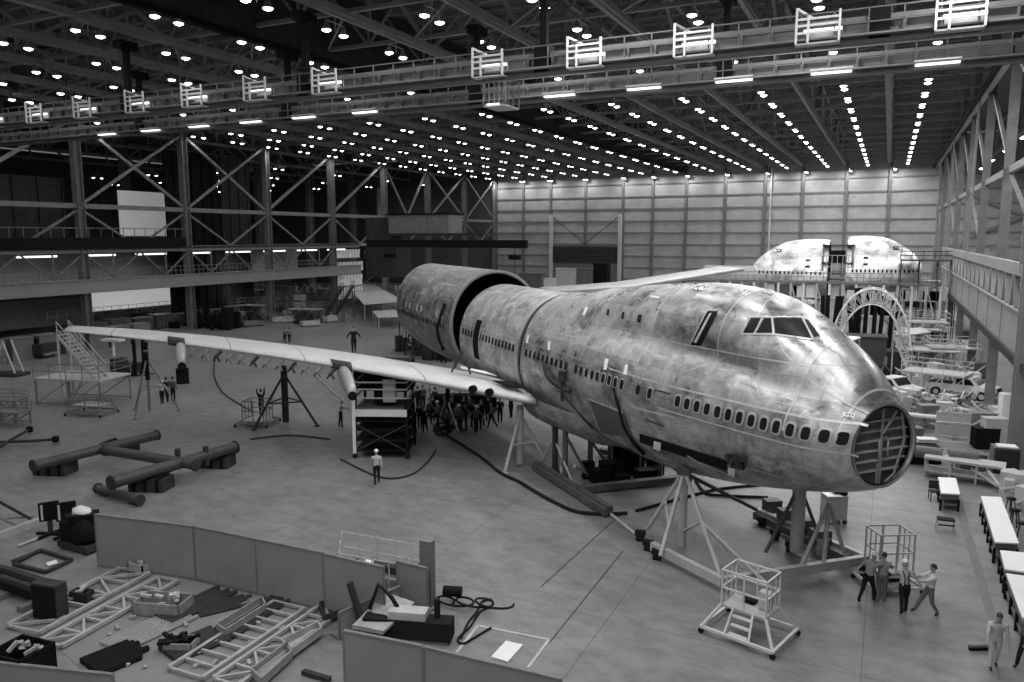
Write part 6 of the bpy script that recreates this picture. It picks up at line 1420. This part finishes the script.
# fuselage-shaped arch jig
YA = 80.0
pa = atY(831, 340, YA); pb = atY(911, 340, YA); cx = (pa.x + pb.x) / 2; Ra = (pb.x - pa.x) / 2; ztop = atY(871, 289, YA).z; zb = 1.6
ar = thing('arch_jig', 'pale round arch jig of double lattice hoops on the shop floor behind the nose', 'jig', V((cx, YA, 0)))
def arc(rx, rz, y, n=20): return [V((cx + rx * math.cos(q), y, zb + rz * math.sin(q))) for q in [PI * k / n for k in range(n + 1)]]
for y in (YA, YA + 2.5):
    o1 = arc(Ra, ztop - zb, y); i1 = arc(Ra * .78, (ztop - zb) * .76, y); t = MB(); t.path(o1, .09, 6); t.path(i1, .08, 6); t.build('hoop', white if y == YA else steel_pale, ar, True)
    t = MB()
    for k in range(20): t.beam(o1[k], i1[k + 1 if k % 2 else k], .09); t.beam(i1[k], o1[k + 1], .07)
    t.build('lattice', steel_pale, ar, True)
o1, o2 = arc(Ra, ztop - zb, YA), arc(Ra, ztop - zb, YA + 2.5)
for k in range(0, 21, 2): MB().beam(o1[k], o2[k], .09).build('cross_tie', white, ar, True)
MB().slab(cx - Ra - 1, cx + Ra + 1, YA - .4, YA + 3, 0, .35).build('base', steel_dark, ar, True)
for s_ in (-1, 1): MB().slab(cx + s_ * Ra - .25, cx + s_ * Ra + .25, YA - .2, YA + 2.7, .3, zb).build('foot', steel_pale, ar, True)
# dark leaning posts behind the arch
for k, (x, yt, yb2, dx) in enumerate(((823, 295, 335, 0), (828, 295, 335, 1), (838, 296, 335, 6), (842, 296, 335, 8), (857, 288, 330, 2), (861, 288, 330, 3), (868, 290, 335, 4), (876, 300, 335, 3), (884, 296, 335, 5), (893, 300, 338, 4), (899, 302, 338, 5), (850, 300, 338, -3))):
    q = atY(x + (-dx), yb2, YA + 7); q2 = atY(x, yt, YA + 7); MB().beam(Z(q, 0), q2, .42, .42).solo('dark_post', black, 'tall black leaning post in the cluster behind the round arch jig', 'post', 'black posts behind the arch jig')
# scaffolds and pale gear around the arch
for i, (x, y, w, d, h, m, lab) in enumerate(((790, 330, 7, 3, 4.5, steel_pale, 'pale scaffold directly behind the near cockpit'), (905, 335, 4, 3, 6.2, white, 'white scaffold right of the arch jig'), (868, 320, 6, 3, 5.0, steel, 'grey scaffold beyond the arch jig'), (925, 350, 4, 3, 3.2, steel_pale, 'low pale scaffold in front of the white cabin'))):
    p = at(x, y); staging('scaffold', lab, 'scaffold', p, 0.1, w, d, h, 1.0, 4, m, steel_pale)
# white cabin with dark windows
p = at(917, 338); hh = zrow(p, 282); r = thing('site_cabin', 'white two storey cabin with dark windows at the foot of the right gallery', 'cabin', p, 0.0)
MB().slab(-1.9, 1.9, 0, 2.5, 0, hh).build('body', white, r); 
for (x, z, w, h) in ((-1.2, hh * .55, .7, .9), (-.35, hh * .55, .7, .9), (.95, hh * .55, 1.3, 2.0), (-.9, hh * .2, .8, 1.0)): MB().slab(x - w / 2, x + w / 2, -.05, 0, z, z + h).build('window', glassd, r)
MB().slab(-2.1, 2.1, -.1, 2.6, hh, hh + .15).build('roof', steel_pale, r)
stair('steel_stairs', 'white steel stairs descending right beside the white cabin', at(893, 335) , 0.0 + PI, 1.2, 4.5, 5.2, white, 0.6)
# slanted pale deck (tail-plane like panel) and mesh of stands in front
table('pale_panel_stand', 'pale flat panel on a stand in front of the arch jig', [at(893, 331, 3.2), at(921, 327, 3.2), at(931, 332, 3.2), at(900, 336, 3.2)], 3.2, steel_pale)
P_ = [at(821, 333, 4.0), at(861, 337, 4.0), at(850, 341, 4.0), at(824, 339, 4.0)]
table('panel_rest', 'thin pale panel poking out just behind the cockpit', P_, 4.0, white)
p = at(858, 368); hh = 3.0; r = thing('covered_truck', 'dark covered truck body behind the nose of the airliner', 'truck', at(852, 372), 0.15); t = MB(); t.prism([(-2.6, -1.2), (2.6, -1.2), (2.6, 1.2), (-2.6, 1.2)], .8, 3.3); t.build('cargo_box', mat('truck_dark', .05, .5), r); MB().slab(-2.7, 2.7, -1.3, 1.3, 3.3, 3.5).build('roof', steel_dark, r); MB().slab(2.6, 4.2, -1.1, 1.1, .7, 2.2).build('cab', steel_dark, r)
for a in (-1.8, 2.9):
    for b in (-1.15, 1.15): MB().tube((a, b - .15, .5), (a, b + .1, .5), .5, 14).build('wheel', rubber, r)
# pickups
def pickup(label, loc, rz, m):
    r = thing('pickup_truck', label, 'truck', loc, rz)
    prof = [(-2.5, .55), (-2.5, 1.05), (-.5, 1.08), (-.35, 1.65), (.75, 1.68), (1.25, 1.15), (2.35, 1.02), (2.45, .55)]
    def side(y): return [(x, y, z) for x, z in prof]
    t = MB(); n = len(prof); vs = side(-.95) + side(.95); t.add(vs, [tuple(range(n))[::-1], tuple(range(n, 2 * n))] + [(i, (i + 1) % n, n + (i + 1) % n, n + i) for i in range(n)]); t.build('body', m, r)
    t = MB(); 
    for y in (-.97, .97): t.add([(-.25, y, 1.15), (.2, y, 1.15), (.2, y, 1.57), (-.22, y, 1.57)], [(0, 1, 2, 3)]); t.add([(.28, y, 1.15), (1.05, y, 1.15), (.72, y, 1.57), (.28, y, 1.57)], [(0, 1, 2, 3)])
    t.add([(.8, -.8, 1.66), (.8, .8, 1.66), (1.27, .8, 1.2), (1.27, -.8, 1.2)], [(0, 1, 2, 3)]); t.build('window', glassd, r)
    MB().slab(-2.3, -.6, -.8, .8, 1.06, 1.09).build('cargo_bed', black, r)
    MB().slab(2.42, 2.55, -.9, .9, .5, .68).build('bumper', mat('chrome', .8, .2, 1), r); MB().slab(2.4, 2.47, -.75, .75, .72, .98).build('radiator_grille', black, r)
    for y in (-.75, .75): MB().tube((2.4, y, .86), (2.5, y, .86), .12, 10).build('headlamp', white, r)
    for a in (-1.6, 1.6):
        for b in (-1, 1): w_ = MB().tube((a, b * .95 - .1, .38), (a, b * .95 + .1, .38), .38, 16).build('wheel', rubber, r); MB().tube((a, b * .95 - .12, .38), (a, b * .95 + .12, .38), .2, 12).build('hubcap', steel_pale, w_)
    return r
pickup('pale pickup truck parked just behind the open nose of the airliner', at(889, 397), math.radians(-35), mat('car_pale', .55, .35))
pickup('white pickup truck parked by the right gallery column', at(962, 397), math.radians(-20), mat('car_white', .75, .35))
# tubular stands in front of the pickups
for i, (x, y, w, d, h, rz, lab) in enumerate(((935, 395, 4.5, 2.5, 1.9, -.3, 'pale tubular stand with slatted deck between the two pickup trucks'), (925, 372, 5, 3, 2.2, .1, 'wide tubular stand behind the pickup trucks'), (950, 372, 4, 2.5, 2.4, .2, 'tubular stand behind the white pickup truck'), (918, 352, 4, 2.5, 2.6, .1, 'farther tubular stand near the white cabin'))):
    staging('tube_stand', lab, 'stand', at(x, y), rz, w, d, h, .8, 4, steel_pale, wood)
for i, (x, y, n) in enumerate(((920, 360, 40), (945, 362, 40), (910, 375, 30), (940, 385, 26))):
    p = at(x, y); heap(p.x, p.y, 5, 4, n, ['tangle of tools and fixtures below the white cabin', 'tangle of fixtures beside the right gallery columns', 'tangle of fixtures left of the tubular stand', 'tangle of fixtures over the slatted deck'][i], steel_pale if i % 2 else steel, 1.9, seed=30 + i)
stair('steel_stairs', 'narrow pale ladder stairs rising behind the near pickup truck', at(914, 380), PI / 2 + .9, .8, 2.0, 3.8, steel_pale)
# boxes, cars and boards deep under the right gallery
for i, (x, y, w, h, m) in enumerate(((905, 345, 2, 1.2, white), (944, 340, 2.4, 1.6, white), (950, 330, 3, 1.4, steel_pale), (942, 322, 3, 1.6, white), (962, 350, 2.6, 1.0, white), (966, 362, 2.4, 1.3, steel_pale), (975, 378, 1.6, 1.4, crane_m), (960, 338, 3, 1.0, steel), (935, 345, 2, 1.5, black), (772, 322, 3, 2, steel_pale), (812, 330, 2, 3, white), (800, 318, 3, 3, steel_pale))):
    p = at(x, y); MB().box(Z(p, h / 2), (w, w * .6, h), .1 * i).solo('goods_box', m, 'box of goods standing among the tooling on the right side floor', 'box', 'goods boxes on the right side floor')
# ---- right-hand near benches
def bench(P, z, lab):
    c = sum(P, V((0, 0, 0))) / 4; r = thing('work_bench', lab, 'bench', Z(c, 0)); t = MB(); t.prism([(p.x, p.y) for p in P], z - .06, z); t.build('top', board, r, True)
    Q = [p.lerp(Z(c, p.z), .05) for p in P]; t = MB(); t.prism([(p.x, p.y) for p in Q], z - .3, z - .06); t.build('apron', wood_dark, r, True)
    n = max(2, int((P[0] - P[3]).length / 1.1))
    for k in range(n + 1):
        for a, b in ((Q[0], Q[3]), (Q[1], Q[2])): e = a.lerp(b, k / n); MB().beam(Z(e, 0), Z(e, z - .3), .1).build('leg', black, r, True)
    t = MB(); t.prism([(p.x, p.y) for p in Q], .25, .3); t.build('shelf', wood_dark, r, True); return r
bz = .9
bench([at(981, 496, bz), at(1001, 497, bz), at(1019, 543, bz), at(995, 542, bz)], bz, 'long white topped work bench, farthest of the three at the right edge')
bench([at(1000, 550, bz), at(1030, 553, bz), at(1034, 573, bz), at(1005, 569, bz)], bz, 'short white topped work bench between the two long ones at the right edge')
bench([at(1006, 573, bz), at(1034, 577, bz), at(1058, 630, bz), at(1024, 622, bz)], bz, 'white topped work bench nearest the bottom right corner')
bench([at(938, 477, .85), at(956, 478, .85), at(960, 494, .85), at(941, 493, .85)], .85, 'small white topped table standing alone beyond the benches')
for (dx, lab) in ((932, 'dark chair on the left side of the small white table'), ):
    p = at(dx + 2, 500); r = thing('shop_chair', lab, 'chair', p, .2); MB().slab(-.22, .22, -.22, .22, .42, .46).build('seat', steel_dark, r); MB().slab(-.22, .22, .18, .22, .5, .9).build('backrest', steel_dark, r)
    for a in (-.2, .2):
        for b in (-.2, .2): MB().beam((a, b, 0), (a, b, .44), .04).build('leg', steel_dark, r)
p = at(945, 531); r = thing('step_stool', 'small stool with dark top standing alone on the floor at right', 'stool', p, .1); MB().slab(-.32, .32, -.2, .2, .5, .56).build('top', black, r); MB().slab(-.3, .3, -.24, -.2, .3, .36).build('step', black, r)
for a in (-.3, .3):
    for b in (-.25, .25): MB().beam((a * 1.15, b, 0), (a, b * .7, .5), .04).build('leg', steel_pale, r)
# bench-side stools / people-like tools at benches
for i, (x, y) in enumerate(((1010, 500), (1014, 512), (1021, 526))):
    p = at(x, y + 14); r = thing('bench_stool', 'dark stool behind the farthest work bench at the right edge', 'stool', p, .3 * i, 'stools behind the farthest bench'); MB().lathe([(.2, .7), (.2, .76)], (0, 0, 0), 12).build('seat', black, r)
    for k in range(4): MB().beam((.22 * math.cos(k * PI / 2), .22 * math.sin(k * PI / 2), 0), (.12 * math.cos(k * PI / 2), .12 * math.sin(k * PI / 2), .7), .04).build('leg', steel_dark, r)
# timber racks and rolls near the right column
p = at(962, 485); r = staging('timber_rack', 'low pale timber rack with lower shelf beyond the small white table', 'rack', at(963, 480), -.15, 3.6, 1.2, 1.1, 0, 4, wood, wood, wood, False); MB().slab(-1.8, 1.8, -.6, .6, .35, .42).build('shelf', wood, r)
for (x0, x1, y, lab) in ((915, 942, 451, 'thick grey roll lying on trestles right of the open nose'), (948, 978, 455, 'second thick grey roll lying beside the first')):
    a, b = at(x0, y, 1.1), at(x1, y + 3, 1.1); MB().tube(a, b, .32, 12).solo('material_roll', crane_m, lab, 'roll')
a, b = at(903, 414, 1.4), at(942, 418, 1.4); MB().tube(a, b, .14, 8).solo('pale_pipe', white, 'pale pipe lying high behind the open nose', 'pipe')
for (x0, y0, x1, y1, lab) in ((934, 446, 967, 449, 'pale rectangular frame screen leaning beyond the rolls'), (935, 434, 968, 437, 'second pale frame screen behind the first')):
    p, q = at(x0, y0 + 10), at(x1, y1 + 10); t = MB(); h = 2.0
    for a, b in ((Z(p, 0), Z(p, h)), (Z(q, 0), Z(q, h)), (Z(p, h), Z(q, h)), (Z(p, .2), Z(q, .2)), (Z(p, 1.2), Z(q, 1.2))): t.beam(a, b, .1)
    t.plate([Z(p, 1.3), Z(q, 1.3), Z(q, 1.9), Z(p, 1.9)], .03); t.solo('frame_screen', steel_pale, lab, 'screen')
a = at(1003, 440); hh = zrow(a, 395); r = thing('white_cupboard', 'tall white cupboard standing under the right gallery', 'cupboard', at(1011, 434), .2); MB().slab(-.75, .75, -.4, .4, 0, 2.6).build('body', white, r); MB().slab(-.7, -.02, -.44, -.4, .1, 2.5).build('door', board, r); MB().slab(.02, .7, -.44, -.4, .1, 2.5).build('door', board, r)
r = thing('grey_cabinet', 'grey square cabinet with white top beside the right gallery column', 'cabinet', at(1003, 476), .1); MB().slab(-.6, .6, -.45, .45, 0, 1.6).build('body', crane_m, r); MB().slab(-.4, .5, -.35, .35, 1.6, 1.66).build('top', board, r); MB().slab(-.55, .55, -.49, -.45, .1, 1.5).build('door', steel_dark, r)
for (x, y, w, h, m, lab) in ((984, 448, 1.3, 1.2, black, 'dark open crate beside the grey cabinet'), (978, 436, 1.6, 1.5, steel, 'grey angular fixture behind the dark open crate'), (992, 448, 1.2, 1.8, steel_pale, 'pale folded frame leaning on the dark crate'), (970, 470, 1.3, .9, wood_dark, 'low dark box behind the timber rack'), (918, 462, 2.0, .9, black, 'dark low trolley right of the open nose'), (925, 458, 1.0, 1.1, white, 'white box on the floor right of the open nose'), (908, 440, 1.4, .8, crane_m, 'grey cupboard behind the open nose')):
    p = at(x, y); r = thing('shop_box', lab, 'box', p, .3); MB().slab(-w / 2, w / 2, -w * .3, w * .3, .08, h).build('body', m, r); MB().slab(-w / 2 - .03, w / 2 + .03, -w * .3 - .03, w * .3 + .03, h, h + .06).build('lid', m, r); MB().slab(-w * .4, w * .4, -w * .25, w * .25, 0, .08).build('base', rubber, r)
for i, (x, y, n, m, lab) in enumerate(((925, 408, 34, steel_pale, 'tangle of slim frames on the floor right of the nose, behind the pale pipe'), (948, 414, 34, steel, 'tangle of grey frames between the pickup trucks and the screens'), (968, 424, 30, steel_pale, 'tangle of pale frames below the white pickup truck'), (915, 428, 26, steel, 'tangle of grey bars between the open nose and the screens'), (985, 425, 26, steel_pale, 'tangle of pale boards beside the white cupboard'), (800, 322, 40, white, 'white clutter seen just above the cockpit of the near airliner'), (760, 312, 36, steel_pale, 'pale clutter seen above the crown of the near airliner'))):
    q = at(x, y); heap(q.x, q.y, 4.5, 3, n, lab, m, 1.5 if y > 340 else 4.5, seed=90 + i)
p = at(984, 440); heap(p.x, p.y, 4, 4, 26, 'jumble of folded frames and boards beside the grey cabinet', steel_pale, 1.5, seed=77)
p = at(1015, 500); heap(p.x, p.y, 1.5, 2.5, 14, 'jumble of bags and frames behind the farthest bench', steel_pale, 1.3, seed=78)
# thin guy of posts at wall foot: stacks of pale material near the rolling door
for i, (x, y, w, h, m) in enumerate(((530, 284, 5, 5, crane_m), (545, 284, 4, 4, white), (565, 282, 4, 6, steel_pale), (580, 282, 4, 6, crane_m), (512, 286, 3, 3, steel), (640, 282, 4, 3, steel_pale), (600, 282, 3, 7, black), (560, 284, 3, 2.6, white))):
    p = at(x, 292); p = V((atY(x, 280, 140 + i).x, 140 + i, 0)); t = MB(); t.slab(p.x - w / 2, p.x + w / 2, p.y, p.y + 2, 0, h); t.slab(p.x - w / 2 - .1, p.x + w / 2 + .1, p.y - .1, p.y + 2.1, h, h + .15); t.solo('stacked_crate', m, 'tall crate standing before the rolling door in the end wall', 'crate', 'crates before the rolling door')
# ================================================================ CAMERA, WORLD, VIEW
cd = bpy.data.cameras.new('camera'); cam = bpy.data.objects.new('camera', cd); C.objects.link(cam)
cam.matrix_world = Matrix.Translation(EYE) @ Matrix((RT, UP, -FW)).transposed().to_4x4()
cd.sensor_fit = 'HORIZONTAL'; cd.sensor_width = 36; cd.lens = 36 * FOC / 1024; cd.clip_start = 0.5; cd.clip_end = 600
sc = bpy.context.scene; sc.camera = cam
w = bpy.data.worlds.new('hall_fill'); sc.world = w; w.use_nodes = True; w.node_tree.nodes['Background'].inputs[0].default_value = (1, 1, 1, 1); w.node_tree.nodes['Background'].inputs[1].default_value = 0.25  # even fill added in place of light from the unseen hall
sc.view_settings.view_transform = 'Standard'; sc.view_settings.look = 'None'; sc.view_settings.gamma = 1; sc.view_settings.exposure = -0.85; sc.view_settings.use_curve_mapping = False
sc.cycles.max_bounces = 5; sc.cycles.diffuse_bounces = 3; sc.cycles.glossy_bounces = 3; sc.cycles.use_denoising = True; sc.cycles.sample_clamp_indirect = 4.0; sc.cycles.use_light_tree = True
